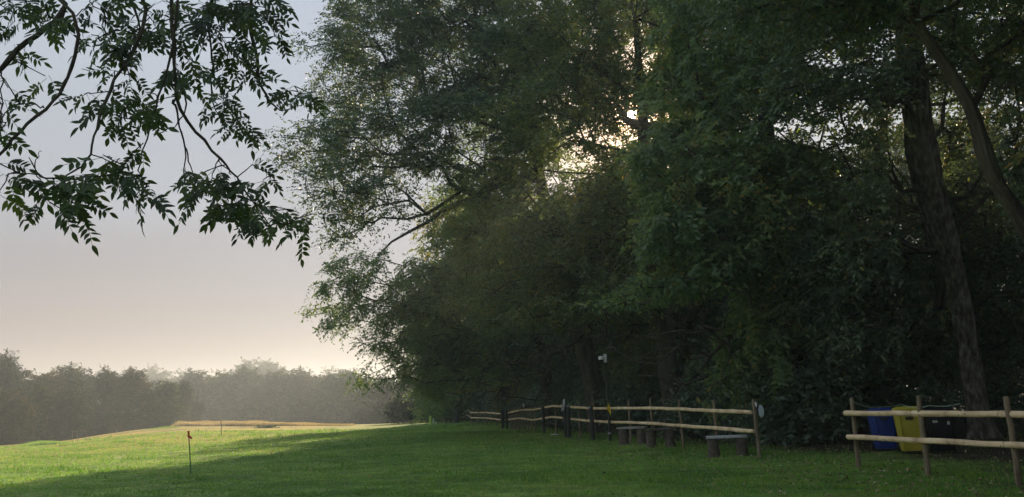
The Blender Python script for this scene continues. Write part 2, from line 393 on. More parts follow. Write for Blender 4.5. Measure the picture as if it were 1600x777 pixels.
def edges_mesh(name, nodes, par, rad, idx, k=4):
    idx = np.asarray(idx); a = nodes[par[idx]]; b = nodes[idx]; ra = np.minimum(rad[par[idx]], rad[idx] * 1.5); rb = rad[idx]
    d = unit(b - a); ref = np.where(np.abs(d[:, 2:3]) < .9, np.array([[0, 0, 1.0]]), np.array([[1.0, 0, 0]]))
    u = unit(np.cross(d, ref)); v = np.cross(d, u)
    th = np.arange(k) * 2 * np.pi / k
    ring = u[:, None] * np.cos(th)[None, :, None] + v[:, None] * np.sin(th)[None, :, None]
    A = (a - d * ra[:, None] * .2)[:, None] + ring * ra[:, None, None]; B = (b + d * rb[:, None] * .3)[:, None] + ring * rb[:, None, None]
    V = np.concatenate([A, B], 1).reshape(-1, 3); n = len(idx)
    base = (np.arange(n) * 2 * k)[:, None]; j = np.arange(k)
    F = np.stack([base + j, base + (j + 1) % k, base + k + (j + 1) % k, base + k + j], -1).reshape(-1, 4)
    return np_mesh(name, V, F, smooth=True)

def trunk_part(pts, rads, parent, m, name='trunk', k=26, seed=0):
    """a trunk with a flared, ridged foot"""
    r = random.Random(seed); P0 = [Vector(p) for p in pts]; pp = []; rr = []
    for i in range(len(P0) - 1):
        for q in range(5):
            f = q / 5; pp.append(P0[i].lerp(P0[i + 1], f)); rr.append(rads[i] * (1 - f) + rads[i + 1] * f)
    pp.append(P0[-1]); rr.append(rads[-1])
    for it in range(3):
        pp = [pp[0]] + [(pp[i - 1] + pp[i] * 2 + pp[i + 1]) / 4 for i in range(1, len(pp) - 1)] + [pp[-1]]
    mb = MB(); n = len(pp); vs = []
    for i, p in enumerate(pp):
        d = (pp[min(i + 1, n - 1)] - pp[max(i - 1, 0)]).normalized(); a = d.cross(Vector((0, 1, .01))).normalized(); b = a.cross(d)
        h = (p - pp[0]).length
        for j in range(k):
            t = 2 * math.pi * j / k
            fl = 1 + .45 * math.exp(-h / .5) * (1 + .5 * math.sin(3 * t + seed)) + .07 * math.sin(4 * t + h * .5 + seed) + r.uniform(-.055, .055) + .05 * math.sin(9 * t + 2.2 * math.sin(h * 1.3 + seed)) + .06 * math.sin(h * 3.1 + 2 * t + seed)
            vs.append(p + (a * math.cos(t) + b * math.sin(t)) * rr[i] * fl)
    fs = [(i * k + j, i * k + (j + 1) % k, (i + 1) * k + (j + 1) % k, (i + 1) * k + j) for i in range(n - 1) for j in range(k)]
    fs += [tuple(range(k - 1, -1, -1)), tuple(range((n - 1) * k, n * k))]
    mb.add(vs, fs); return mb.build(name, m, parent)

# openings in the canopy that the photograph shows: px, py, rx, ry, share of leaves missing
GAPS = [(987, 178, 6, 6, 1.0), (993, 188, 22, 9, .8), (987, 180, 30, 26, .42), (1012, 186, 16, 6, .7), (1000, 215, 18, 8, .75), (965, 226, 18, 9, .6), (925, 268, 24, 20, .35),
        (905, 300, 20, 20, .3), (1000, 85, 26, 32, .55), (1108, 70, 16, 10, .6), (1240, 205, 56, 18, .72), (1285, 222, 34, 14, .7), (1285, 90, 34, 16, .65), (1352, 162, 10, 10, .8),
        (1352, 194, 12, 8, .7), (1185, 118, 10, 16, .6), (1515, 225, 26, 18, .6), (1560, 140, 32, 22, .6), (1490, 160, 20, 22, .6), (1590, 95, 18, 10, .6), (1520, 20, 40, 14, .5),
        (1320, 300, 34, 40, .35), (700, 300, 60, 40, .2), (740, 245, 30, 20, .3), (655, 300, 30, 22, .3), (560, 330, 70, 30, .25), (610, 375, 60, 34, .45), (655, 345, 40, 24, .6), (1440, 90, 8, 20, .7),
        (520, 35, 18, 10, .6), (600, 230, 26, 8, .4), (480, 290, 20, 9, .4), (720, 200, 34, 9, .35), (1270, 320, 30, 16, .4), (1395, 200, 8, 30, .6), (620, 130, 30, 12, .3)]
EDGE_PX = np.array([(-50, 560), (0, 525), (60, 498), (110, 478), (150, 490), (185, 480), (205, 445), (225, 425), (255, 432), (290, 450), (330, 478), (365, 485), (395, 500), (430, 520), (450, 512), (485, 500), (520, 520), (545, 560), (575, 545), (600, 535), (615, 560), (640, 600), (700, 640)], float)
def keep_leaves(pos, r):
    px, py = project(pos); keep = np.ones(len(pos), bool)
    for gx, gy, rx, ry, pr in GAPS:
        q = ((px - gx) / rx) ** 2 + ((py - gy) / ry) ** 2
        wobble = .75 + .5 * (np.sin(px * .35 + py * .21) * np.sin(py * .43 - px * .13) * .5 + .5)
        keep &= ~((q < wobble) & (r.uniform(size=len(pos)) < pr))
    return keep

def outward(pts, r):
    c = pts.mean(0); return unit(pts - c)
def big_tree(name, base, trunk, trad, lobes, nclump, crad, leaf, label, seed, group=None, ntw=13, nlf=11, leafm=None, barkm=None, cat='tree', kw=4, droop=.35, limbs=(), cull=True, flat=.55, bias=.35):
    """coordinates of trunk and lobes are world ones; the thing stands at base"""
    r = np.random.default_rng(seed); base = np.array(base, float)
    t = thing(name, tuple(base), label, cat, group)
    pts = lobes_points(lobes, nclump, r)
    pts = pts[pts[:, 2] > base[2] + .5]
    nodes, par, wgt, ntr, outd = skeleton(trunk, pts, r, bias=bias)
    rad = .007 + .0080 * wgt ** .5
    rad = np.minimum(rad, trad[0] * .5)
    idx = np.arange(ntr, len(nodes))
    trunk_part([tuple(np.array(p) - base) for p in trunk], trad, t, barkm or M_bark, seed=seed)
    link('branchwork', edges_mesh('branchwork', nodes - base, par, rad, idx, kw), t, M_bark)['kind'] = 'stuff'
    for lp, lr in limbs:
        mb = MB(); mb.tube([Vector(p) - Vector(base) for p in lp], lr, 9, rough=.05); mb.build('limb', barkm or M_bark, t)
    rd = crad * r.uniform(.7, 1.25, len(pts))
    pos, ax, nr, ln, ti = spray_leaves(pts, outd, rd, ntw, nlf, leaf, r, droop=droop, flat=flat)
    if cull:
        k = keep_leaves(pos, r); pos, ax, nr, ln, ti = pos[k], ax[k], nr[k], ln[k], ti[k]
    k = (pos[:, 2] > terrain(pos[:, 0], pos[:, 1]) + .15) & ((pos[:, 2] > 4.6 + r.uniform(-.5, .5, len(pos))) | (pos[:, 0] > fx(pos[:, 1]) + 1.0) | ((pos[:, 1] > 43) & ((pos[:, 2] > 2.7 + r.uniform(-.3, .3, len(pos))) | (pos[:, 0] < fx(pos[:, 1]) - 4.6) | (pos[:, 1] > 73.5))) | ((pos[:, 0] < -3) & (pos[:, 1] <= 43)))
    k &= ~((pos[:, 1] < 20.9) & (pos[:, 0] > 7.5) & (pos[:, 0] / pos[:, 1] > .49) & (pos[:, 0] / pos[:, 1] < .625) & (pos[:, 2] < 7.6))
    pos, ax, nr, ln, ti = pos[k], ax[k], nr[k], ln[k], ti[k]
    link('crown', leaves_mesh('crown', pos - base, ax, nr, ln, ln * r.uniform(.36, .55, len(ln)), ti), t, leafm or M_leaf)['kind'] = 'stuff'
    return t

def crown_lobes(c, w, h, n, r, z0):
    """a few overlapping lobes that fill a crown of half-width w between z0 and z0+h"""
    L_ = []
    for i in range(n):
        a = r.uniform(0, 2 * math.pi); f = r.uniform(.05, 1); z = z0 + h * f
        wide = math.sin(math.pi * min(.93, .22 + .74 * f)) ** .7
        q = w * wide * r.uniform(.3, .62)
        L_.append((c[0] + math.cos(a) * q, c[1] + math.sin(a) * q, z, w * r.uniform(.34, .5), w * r.uniform(.34, .5), h * r.uniform(.13, .2)))
    L_.append((c[0], c[1], z0 + h * .86, w * .45, w * .45, h * .16))
    return L_

# ------------------------------------------------------------------ hero trees of the wood's edge
rr = random.Random(3)
def L3(px, py, Y, rx, ry, rz): p = P(px, py, Y); return (p.x, p.y, p.z, rx, ry, rz)
# 1: wide tree whose fine outer boughs reach out over the meadow
big_tree('ash_tree', (3.6, 37, 0), [(3.6, 37, 0), (3.3, 37, 3), (2.6, 36.6, 6), (1.6, 36, 10), (1.2, 36, 15), (1.0, 36, 19)], [.5, .42, .38, .3, .2, .08],
         [L3(500, 235, 34, 2.0, 2.6, 1.1), L3(560, 215, 35, 2.4, 3, 1.8), L3(545, 110, 36, 2.1, 2.6, 1.8), L3(520, 300, 33, 1.8, 2.2, 1.0), L3(600, 320, 34, 2.4, 2.6, 1.1), L3(640, 200, 36, 2.8, 3, 2.4), L3(600, 60, 37, 2.8, 3, 2.8),
          L3(700, 90, 37, 3.2, 3.2, 3.2), L3(740, 220, 35, 3, 3.2, 2.6), L3(680, 0, 38, 3.5, 3.5, 2.8), L3(800, 120, 36, 3, 3.5, 3), L3(820, 0, 37, 3.5, 3.5, 3), L3(560, 20, 38, 1.6, 2.4, 1.6), L3(545, 355, 33, 1.3, 1.6, .6), L3(770, -120, 37, 5, 4, 3)],
         1250, .95, .15, 'widest tree, its feathery boughs reaching furthest left over the meadow against the sky', 11, ntw=13, nlf=11, droop=.25, flat=.4)
# 2: tree with low drooping boughs at the left edge of the wood
lim = [P(742, 312, 44), P(715, 318, 43.6), P(690, 330, 43), P(672, 345, 42.5), P(640, 362, 42), P(612, 378, 41.5), P(590, 400, 41)]
big_tree('drooping_tree', (1.9, 48, 0), [(1.9, 48, 0), (1.5, 48, 4), (.4, 47.5, 8), (-1.4, 47, 12), (-1.4, 47, 16)], [.42, .36, .3, .22, .08],
         [L3(560, 410, 41, 1.5, 2, .9), L3(545, 450, 42, 1.6, 2, .8), L3(535, 490, 42, 1.5, 2, .9), L3(600, 490, 43, 1.5, 2, 1.0), L3(585, 545, 44, 1.1, 1.6, .7), L3(575, 592, 44, .9, 1.4, .5), L3(655, 540, 45, 2.0, 2.4, 2.4), L3(655, 450, 44, 2.1, 2.4, 1.7),
          L3(700, 480, 45, 3, 3, 3), L3(740, 400, 46, 3, 3, 3), L3(710, 590, 46, 2.4, 2.6, 2.0), L3(750, 560, 46, 3, 3, 3.2), L3(760, 300, 47, 3.2, 3, 2.6), L3(800, 200, 48, 4, 3, 3)],
         900, .9, .16, 'tree at the left end of the wood edge with boughs drooping almost to the grass', 12, ntw=13, nlf=11, droop=.45, leafm=M_leaf_edge,
         limbs=[([Vector((-1.2, 47.3, 12.2)), Vector((-1.5, 45.5, 13.2))] + lim, [.2, .17, .15, .14, .12, .10, .08, .06, .04])])
# 3: leafy tree above the middle of the fence
big_tree('lime_tree', (5.9, 31, 0), [(5.9, 31, 0), (5.7, 31, 4), (5.4, 31, 8), (5.6, 31, 13), (5.6, 31, 17)], [.42, .36, .28, .2, .08],
         [L3(860, 380, 31, 2.6, 2.6, 2.4), L3(900, 480, 31, 2.6, 2.4, 2.2), L3(830, 500, 33, 2.6, 2.4, 2.4), L3(960, 420, 30, 2.6, 2.6, 2.4), L3(900, 200, 31, 3, 3, 2.8), L3(980, 60, 31, 3.2, 3, 3), L3(880, 60, 33, 3, 3, 2.6), L3(1010, 300, 30, 2.8, 2.8, 2.2),
          L3(1060, 160, 31, 3, 3, 2.6), L3(800, 330, 34, 2.6, 2.6, 2.4), L3(780, 420, 36, 2.6, 2.6, 2.4), L3(1100, 20, 31, 3, 3, 3), L3(940, 540, 32, 2.6, 2.0, 1.6), L3(820, 590, 36, 2.6, 2, 1.6)],
         1050, .95, .155, 'dense green tree rising behind the camera pole, the low sun breaking through its top', 13, droop=.4, leafm=M_leaf_olive,
         limbs=[([P(975, 190, 29.6), P(1000, 193, 29.8), P(1030, 200, 30.2), P(1056, 214, 30.6), P(1075, 240, 31)], [.07, .1, .13, .15, .16]), ([P(955, 262, 30), P(985, 236, 30), P(1010, 233, 30.4), P(1050, 246, 31)], [.06, .09, .12, .14])])
# 4: drooping foliage above the end of the long fence
big_tree('sycamore_tree', (8.4, 24.5, 0), [(8.4, 24.5, 0), (8.3, 24.5, 3), (8.2, 24.5, 6), (8.2, 24, 10), (8.0, 24, 14)], [.38, .33, .27, .2, .08],
         [L3(1090, 400, 22, 1.9, 1.8, 1.6), L3(1060, 480, 22, 1.5, 1.5, 1.3), L3(1150, 470, 22.5, 1.9, 1.8, 1.5), L3(1130, 330, 22, 2.0, 2, 1.6), L3(1080, 240, 23, 2.1, 2.1, 1.8), L3(1170, 200, 23, 2.2, 2.2, 1.8), L3(1230, 330, 23, 2.1, 2.1, 1.9), L3(1120, 80, 24, 2.4, 2.4, 2),
          L3(1230, 70, 24, 2.4, 2.4, 2), L3(1250, 460, 24, 2.1, 2, 1.7), L3(1010, 500, 24, 1.8, 1.8, 1.6), L3(1180, 560, 24, 2.0, 1.8, 1.2), L3(1080, 570, 25, 2.0, 1.8, 1.1), L3(1160, -60, 24, 3, 3, 2)],
         760, .72, .19, 'sycamore with pale hanging leaf sprays behind the end of the long fence', 14, droop=.6, leafm=M_leaf_edge)
# 5: big trunk right, leaning left
tp = [P(1540, 700, 21.5), P(1526, 640, 21.5), P(1512, 540, 21.3), P(1492, 440, 21), P(1462, 340, 20.6), P(1440, 240, 20.4), P(1425, 120, 20.2), P(1415, -20, 20), P(1400, -170, 20)]
tp[0].z = 0
big_tree('leaning_tree', tuple(tp[0]), tp, [.29, .26, .26, .29, .34, .36, .34, .3, .2],
         [L3(1320, 60, 20, 2.0, 2, 1.7), L3(1400, -40, 20, 2.4, 2.2, 1.8), L3(1330, 330, 20.5, 1.9, 2, 1.6), L3(1290, 170, 20, 1.8, 1.8, 1.4), L3(1520, 60, 20.5, 2.1, 2, 1.7), L3(1590, 180, 21, 2.0, 2, 1.7), L3(1570, 330, 23.8, 2.0, 2, 1.7), L3(1340, 450, 22, 2, 2, 1.7), L3(1480, 350, 24, 2.2, 1.5, 1.9), L3(1450, 180, 24, 2.2, 1.5, 1.9), L3(1600, 470, 23, 2.2, 2, 1.8), L3(1430, 500, 24, 2.2, 1.5, 1.6)],
         800, .8, .135, 'tall thick-trunked tree leaning left behind the bins and the short fence', 15, barkm=M_bark_pale, droop=.4)
# 6: tree outside the right edge whose long limb crosses the corner
tq = [Vector((13.2, 13.5, 0)), P(1700, 520, 14.5), P(1600, 345, 14.3), P(1560, 293, 14.2), P(1540, 247, 14.1), P(1519, 170, 14), P(1478, 103, 14), P(1432, 36, 14), P(1395, -60, 14), P(1370, -160, 14)]
big_tree('crooked_tree', tuple(tq[0]), tq, [.26, .20, .15, .125, .135, .115, .10, .085, .07, .04],
         [L3(1560, 10, 14.5, 1.4, 1.5, .9), L3(1620, 100, 14.5, 1.2, 1.5, 1.0), L3(1450, -60, 14, 2, 2, 1), L3(1300, -60, 14.5, 2, 1.6, .9), L3(1660, 250, 15, 1.3, 1.4, 1.2), L3(1210, -40, 15, 1.8, 1.8, .9)],
         260, .62, .12, 'crooked tree whose bare stem slants across the top right corner', 16, barkm=M_bark, droop=.5)
# taller tree behind the middle of the wood's edge
big_tree('woodland_tree', (8.6, 45, 0), [(8.6, 45, 0), (8.4, 45, 6), (8.2, 45, 12), (8.2, 45, 19)], [.45, .38, .28, .1],
         [L3(850, 330, 44, 4, 3.4, 3.4), L3(880, 120, 44, 4.4, 3.6, 3.8), L3(760, 30, 46, 4.4, 3.6, 4), L3(1000, 120, 44, 4.2, 3.6, 4), L3(1000, -30, 44, 4.6, 3.6, 4), L3(980, 360, 43, 4, 3.4, 3.6), L3(1120, 260, 42, 4, 3.4, 3.6), L3(1130, 60, 42, 4.2, 3.4, 4), L3(1080, 460, 42, 4, 3.4, 3), L3(870, 500, 44, 4, 3.4, 3)],
         760, 1.35, .24, 'tall shadowy tree filling the middle of the wood behind the edge trees', 21, ntw=13, nlf=10)
# 7 / 8: further along the edge
big_tree('misty_tree', (-1.0, 63, 0), [(-1.0, 63, 0), (-1.2, 63, 5), (-1.8, 63, 10), (-2.0, 63, 15)], [.4, .34, .25, .1],
         crown_lobes((-2.4, 63), 6.8, 15.5, 14, rr, 1.2), 480, 1.25, .25, 'round-headed misty tree glowing yellow green on top at the left end of the wood', 17, ntw=12, nlf=9, leafm=M_leaf_yel, cull=False)
big_tree('misty_tree', (-5.0, 80, 0), [(-5.0, 80, 0), (-5.4, 80, 5), (-5.8, 80, 10), (-6.0, 80, 14)], [.4, .34, .25, .1],
         crown_lobes((-6.0, 80), 6.6, 16, 14, rr, .2), 420, 1.4, .30, 'dim blue-grey tree at the far end of the wood edge where the fence ends', 18, ntw=12, nlf=9, leafm=M_leaf_edge, cull=False)

# ------------------------------------------------------------------ shared trees for the depth of the wood and the far woods
def variant(seed, w, h, z0, n, crad, leaf, ntw, nlf, nl=11):
    r = np.random.default_rng(seed); r2 = random.Random(seed)
    lob = crown_lobes((0, 0), w, h - z0, nl, r2, z0)
    pts = lobes_points(lob, n, r, .5); pts = pts[pts[:, 2] > .4]
    tr = [(0, 0, -1), (.1, 0, h * .2), (-.1, .1, h * .5), (0, 0, h * .8)]
    nodes, par, wgt, ntr, outd = skeleton(tr, pts, r, step=3)
    rad = .02 + .03 * wgt ** .5
    mb = MB(); mb.tube([Vector(p) for p in tr], [w * .065, w * .05, w * .035, w * .012], 9, rough=.06)
    me_t = mb.build('trunk', M_bark).data; bpy.data.objects.remove(bpy.data.objects['trunk'] if 'trunk' in bpy.data.objects and bpy.data.objects['trunk'].data == me_t else [o for o in bpy.data.objects if o.data == me_t][0])
    me_b = edges_mesh('branchwork', nodes, par, rad, np.arange(ntr, len(nodes)), 3)
    pos, ax, nr, ln, ti = spray_leaves(pts, outd, crad * r.uniform(.7, 1.25, len(pts)), ntw, nlf, leaf, r, droop=.3)
    k = pos[:, 2] > .15; me_c = leaves_mesh('crown', pos[k], ax[k], nr[k], ln[k], ln[k] * r.uniform(.45, .7, k.sum()), ti[k])
    return me_t, me_b, me_c, h
def place(v, name, x, y, s, rz, label, cat='tree', group=None, lm=M_leaf, zs=None, parts=3):
    t = thing(name, (x, y, tz(x, y)), label, cat, group, rz); wf = (1 + .28 * math.sin(x * 12.9 + y * 7.3)) if parts == 2 else 1; t.scale = (s * wf, s * (2 - wf) , zs or s)
    for nm, me, m in (('trunk', v[0], M_bark), ('branchwork', v[1], M_bark), ('crown', v[2], lm))[:3]:
        if nm == 'branchwork' and parts < 3: continue
        o = bpy.data.objects.new(nm, me); col.objects.link(o); o.parent = t
        if not me.materials: me.materials.append(m)
        if nm != 'trunk': o['kind'] = 'stuff'
        o.material_slots[0].link = 'OBJECT'; o.material_slots[0].material = m
    return t
VW = [variant(30 + i, 5.0, 17, .6, 340, 1.15, .22, 11, 9, 15) for i in range(3)]
VF = [variant(40 + i, 6.2, 15, -1.2, 330, 1.5, .42, 9, 8, 16) for i in range(3)]

# depth of the wood behind the fence
k = 0
for row, off in enumerate((6.5, 12.5, 20, 29)):
    y = 12 + row * 3
    while y < 100 + row * 6:
        x = float(fx(y)) + off + rr.uniform(-1.3, 1.3)
        yy = y + rr.uniform(-1.5, 1.5)
        # keep clear of the shaft of light where the sun stands
        raydist = abs(x - yy * math.tan(SUN_AZ))
        s = rr.uniform(.85, 1.12)
        if raydist < 5.5 * s and yy < 62: s = min(s, (.30 * yy + 1.0) / 17.5)
        if x / yy > .20 and yy > 12: s = min(s, (.29 * math.hypot(x, yy) + 1.3) * rr.uniform(.85, 1.05) / 17.5)
        if s > .3:
            if not (yy < 23 and .40 < x / yy < .70): place(VW[k % 3], 'woodland_tree', x, yy, s, rr.uniform(0, 6.28), 'unseen tall tree right of the viewpoint, added to shade the near ground', group='trees in the depth of the wood')
        k += 1; y += (7.0, 7.5, 9, 11)[row] * rr.uniform(.85, 1.15)

VH = variant(60, 5.6, 19, 8.5, 300, 1.15, .22, 11, 9, 13)  # high-crowned unseen trees right of the camera, added to shade the near ground
for x, y, s in ((10.2, 10.5, 1.0), (9.8, 3.5, 1.05), (9.0, -4.0, 1.0)):
    place(VH, 'woodland_tree', x, y, s, x, 'unseen tall tree right of the viewpoint, added to shade the near ground', group='trees in the depth of the wood')
for x, y, s in ((13.5, 7.5, .95), (15.5, 1, 1.0), (12.5, -5, .95), (19, 9, 1.05), (21, 0, 1.0), (17, -8, 1.0), (13, -13, 1.0)):  # more unseen trees beside and behind the camera, added to darken the right side
    place(VW[int(x) % 3], 'woodland_tree', x, y, s, x, 'unseen tall tree right of the viewpoint, added to shade the near ground', group='trees in the depth of the wood')

def top_scale(px, py, Y, v):
    p = P(px, py, Y); return p.x, p.y, (p.z - tz(p.x, p.y)) / v[3] / 1.11

# wood beyond the meadow on the left
left = [(-60, 548, 112), (5, 553, 116), (45, 566, 122), (78, 578, 118), (108, 572, 126), (132, 566, 130), (168, 572, 126), (205, 577, 124), (238, 588, 124), (262, 592, 128), (288, 596, 138), (14, 636, 92), (-14, 600, 98), (60, 640, 108), (100, 634, 110)]
left = [(a, b, max(c * .78, float(np.interp(a, _px, _Yc)) + 9)) for a, b, c in left]
lab = ['tallest bushy tree at the far left edge of the wood beyond the meadow', None]
LL = {0: 'bushy tree cut by the left picture border in the wood beyond the meadow', 1: 'tall bushy tree at the far left end of the wood beyond the meadow', 5: 'open-topped tree standing a little above the left wood', 8: 'warm-lit rounded tree near the right end of the left wood', 10: 'low rounded tree ending the left wood where the misty wood begins',
      11: 'low sunlit bush before the far left of the wood', 12: 'sunlit small tree at the left picture border before the wood'}
for i, (px, py, Y) in enumerate(left):
    v = VF[i % 3]; x, y, s = top_scale(px, py, Y, v)
    place(v, 'meadow_edge_tree', x, y, max(.35, s) * 1.0, i * 1.9, LL.get(i, 'rounded tree in the wood beyond the lit meadow'), group='trees of the left wood', lm=(M_leaf_far, M_leaf_far2, M_leaf_far3)[(i * 7 // 3) % 3], parts=2)
for i, (px, py, Y) in enumerate(left[:11]):
    v = VF[(i + 1) % 3]; x, y, s = top_scale(px + 14, py + 16, Y + 12, v)
    place(v, 'meadow_edge_tree', x, y, s, i * 1.1 + 1, 'rounded tree in the wood beyond the lit meadow', group='trees of the left wood', lm=(M_leaf_far, M_leaf_far2, M_leaf_far3)[(i * 7 // 3) % 3], parts=2)
# misty wood at the back of the meadow
back = [(300, 580, 190), (325, 582, 196), (352, 578, 188), (382, 576, 192), (410, 574, 186), (440, 575, 190), (468, 577, 186), (496, 580, 188), (522, 581, 184), (550, 580, 186), (580, 584, 180), (610, 588, 176), (640, 590, 172), (270, 596, 176)]
back = [(a, b, c * .8) for a, b, c in back] + [(600, 590, 124), (632, 588, 120), (665, 582, 116), (700, 576, 110), (735, 572, 106)]
for i, (px, py, Y) in enumerate(back):
    v = VF[(i + 1) % 3]; x, y, s = top_scale(px, py, Y, v)
    place(v, 'misty_wood_tree', x, y, s * 1.0, i * 2.3, 'grey-green tree in the misty wood at the back of the meadow', group='trees of the misty back wood', lm=M_leaf_far, parts=2)
    x, y, s = top_scale(px + 15, py + 7, Y + 14, v)
    place(VF[i % 3], 'misty_wood_tree', x, y, s * 1.0, i * 1.3, 'grey-green tree in the misty wood at the back of the meadow', group='trees of the misty back wood', lm=M_leaf_far, parts=2)
for px, py, Y, lb in ((241, 571, 260, 'pale domed tree showing above the gap between the two woods'), (386, 562, 240, 'rounded treetop standing above the misty wood'), (416, 559, 250, 'flat-topped hazy tree above the misty wood beside the rounded treetop'), (291, 576, 250, 'small hazy treetop where the left wood meets the misty wood'), (530, 572, 235, 'hazy treetop above the misty wood near the overhanging boughs')):
    v = VF[0]; x, y, s = top_scale(px, py, Y, v)
    place(v, 'distant_tree', x, y, s, px * .1, lb, group='treetops above the far woods', lm=M_leaf_far, parts=2)

# ------------------------------------------------------------------ undergrowth, one mass behind the fences
def undergrowth():
    r = np.random.default_rng(5)
    n = 2300; y = 11 + 90 * r.uniform(0, 1, n) ** 1.5; d = 1.9 + r.exponential(2.6, n); x = fx(y) + d + .8 * snoise(y, y * .3, .8)
    gapb = (y > 14) & (y < 22) & (d < 5.2)           # bins stand in a clearing
    keep = ~gapb; x, y, d = x[keep], y[keep], d[keep]
    h = (.5 + 1.5 * np.clip(d / 3, 0, 2.0)) * (.6 + .5 * (snoise(x, y, .5, 2) + 1)) 
    z = terrain(x, y) + h * r.uniform(.1, 1.15, len(x))
    ck = ~((y < 22.5) & (x / y > .395) & (x / y < .70)); x, y, z, d = x[ck], y[ck], z[ck], d[ck]     # open ground round the bins and the leaning trunk
    n2 = 1300; y2 = r.uniform(20, 62, n2); d2 = r.uniform(5.5, 19, n2); x2 = fx(y2) + d2; z2 = r.uniform(.2, 4.6, n2)
    m4 = ~((y2 < 22.3) & (x2 / y2 < .7)); x, y, z = np.r_[x, x2[m4]], np.r_[y, y2[m4]], np.r_[z, z2[m4]]
    c = np.stack([x, y, z], 1); outd = unit(r.normal(size=c.shape) * .4 + np.array([-.4, -.4, .5]))
    pos, ax, nr, ln, ti = spray_leaves(c, outd, r.uniform(.5, .95, len(c)) * (1 + y / 90), 9, 8, .135, r, droop=.2)
    ln = ln * (1 + pos[:, 1] / 90)
    k = pos[:, 2] > terrain(pos[:, 0], pos[:, 1]) + .02
    me = leaves_mesh('undergrowth', pos[k], ax[k], nr[k], ln[k], ln[k] * .5, ti[k] * .8)
    o = link('undergrowth', me, None, M_leaf); tag(o, 'dark tangled undergrowth filling the foot of the wood behind the fences', 'undergrowth', kind='stuff')
undergrowth()

# ------------------------------------------------------------------ grass
def blades(name, x, y, h, wd, tint, m, label, cat, lean=.5):
    r = np.random.default_rng(len(x)); n = len(x); z = terrain(x, y); a = r.uniform(0, 2 * np.pi, n)
    s = np.stack([np.cos(a), np.sin(a), 0 * a], 1); b = np.stack([x, y, z - .01], 1)
    le = r.normal(size=(n, 2)) * lean * h[:, None]; tip = b + np.stack([le[:, 0], le[:, 1], h], 1)
    V = np.stack([b - s * wd[:, None] / 2, b + s * wd[:, None] / 2, tip], 1).reshape(-1, 3)
    o = link(name, np_mesh(name, V, np.arange(len(V)).reshape(-1, 3), tint=tint), None, m)
    return tag(o, label, cat, kind='stuff')
def meadow_grass():
    r = np.random.default_rng(9); n = 420000
    Y = 9.5 + 60 * r.uniform(0, 1, n) ** 1.9; px = r.uniform(-60, 1680, n); x = (px - 800) / 1250 * Y
    cl = snoise(x, Y, 1.7, 1) * .5 + snoise(x, Y, 4.1, 3) * .5
    lit = x - fx(Y) - .5 + .9 * snoise(x, Y, .9)
    k = (r.uniform(size=n) < .55 + .4 * cl) & (r.uniform(size=n) > np.clip(lit / 1.8 + .1, 0, .93)) & (x < fx(Y) + 8)
    x, Y, cl = x[k], Y[k], cl[k]
    h = (.035 + .022 * np.clip(cl, -1, 1) + .012 * r.uniform(size=len(x))) * (1 + Y / 60)
    tuft = snoise(x, Y, .55, 5) + snoise(x, Y, 2.7, 6) > .92
    h = np.where(tuft, h * 2.4, h)
    foot = (np.abs(x - fx(Y)) < .3) & (Y < 60); h = np.where(foot, h * r.uniform(1.2, 2.8, len(x)), h)
    t = np.clip(.45 + .3 * snoise(x, Y, .35, 8) + .22 * snoise(x, Y, 1.3, 4) + r.normal(size=len(x)) * .2 - .3 * tuft, 0, .97); t = np.where(r.uniform(size=len(x)) < .02, 1.0, t)
    blades('grass', x, Y, h, .006 * (1 + Y / 7), t, M_grass, 'short damp meadow grass', 'grass')
meadow_grass()
def clover():
    r = np.random.default_rng(33); n = 16000
    Y = 10 + 30 * r.uniform(0, 1, n) ** 1.6; px = r.uniform(-20, 1500, n); x = (px - 800) / 1250 * Y
    k = (snoise(x, Y, .8, 7) + .6 * snoise(x, Y, 2.6, 9) > .35) & (x < fx(Y) - .3); x, Y = x[k], Y[k]; n = len(x)
    p = np.stack([x, Y, terrain(x, Y) + r.uniform(.03, .07, n)], 1)
    me = leaves_mesh('clover', p, unit(r.normal(size=p.shape) * np.array([1, 1, .3])), unit(np.array([0, 0, 1.]) + r.normal(size=p.shape) * .5), r.uniform(.04, .08, n), r.uniform(.03, .05, n), r.uniform(0, .75, n))
    tag(link('clover', me, None, M_grass), 'broad-leaved weeds and clover in patches over the near meadow', 'clover', kind='stuff')
clover()
def crest_grass():
    r = np.random.default_rng(4); n = 26000; px = r.uniform(262, 545, n); Yc = np.interp(px, _px, _Yc)
    Y = Yc - 3 + r.uniform(0, 6, n); x = (px - 800) / 1250 * Y
    h = .42 + .18 * snoise(x, Y, .6, 2) + .12 * r.uniform(size=n); h *= np.clip((px - 262) / 14, .2, 1) * np.clip((560 - px) / 150, .35, 1)
    blades('dry_grass', x, Y, h, np.full(n, .05), r.uniform(0, 1, n), M_straw, 'strip of tall straw-coloured grass along the crest of the meadow', 'dry grass', lean=.25)
crest_grass()
def tussocks():
    r = np.random.default_rng(14)
    for (a, b, ya, yb, hh, lb) in ((22, 118, 66, 70, .36, 'low hummock of longer sunlit grass at the left of the meadow'), (228, 280, 84, 86, .16, 'thin dark tuft of longer grass in the lit meadow')):
        n = 9000; px = r.uniform(a, b, n); Y = r.uniform(ya, yb, n); x = (px - 800) / 1250 * Y
        f = np.sin(np.pi * (px - a) / (b - a)) ** .6
        blades('grass_tussock', x, Y, hh * f * r.uniform(.5, 1.1, n) * (.75 + .35 * snoise(x, Y, .8)), np.full(n, .045), r.uniform(.2, .95, n), M_grass, lb, 'grass', lean=.3)
tussocks()
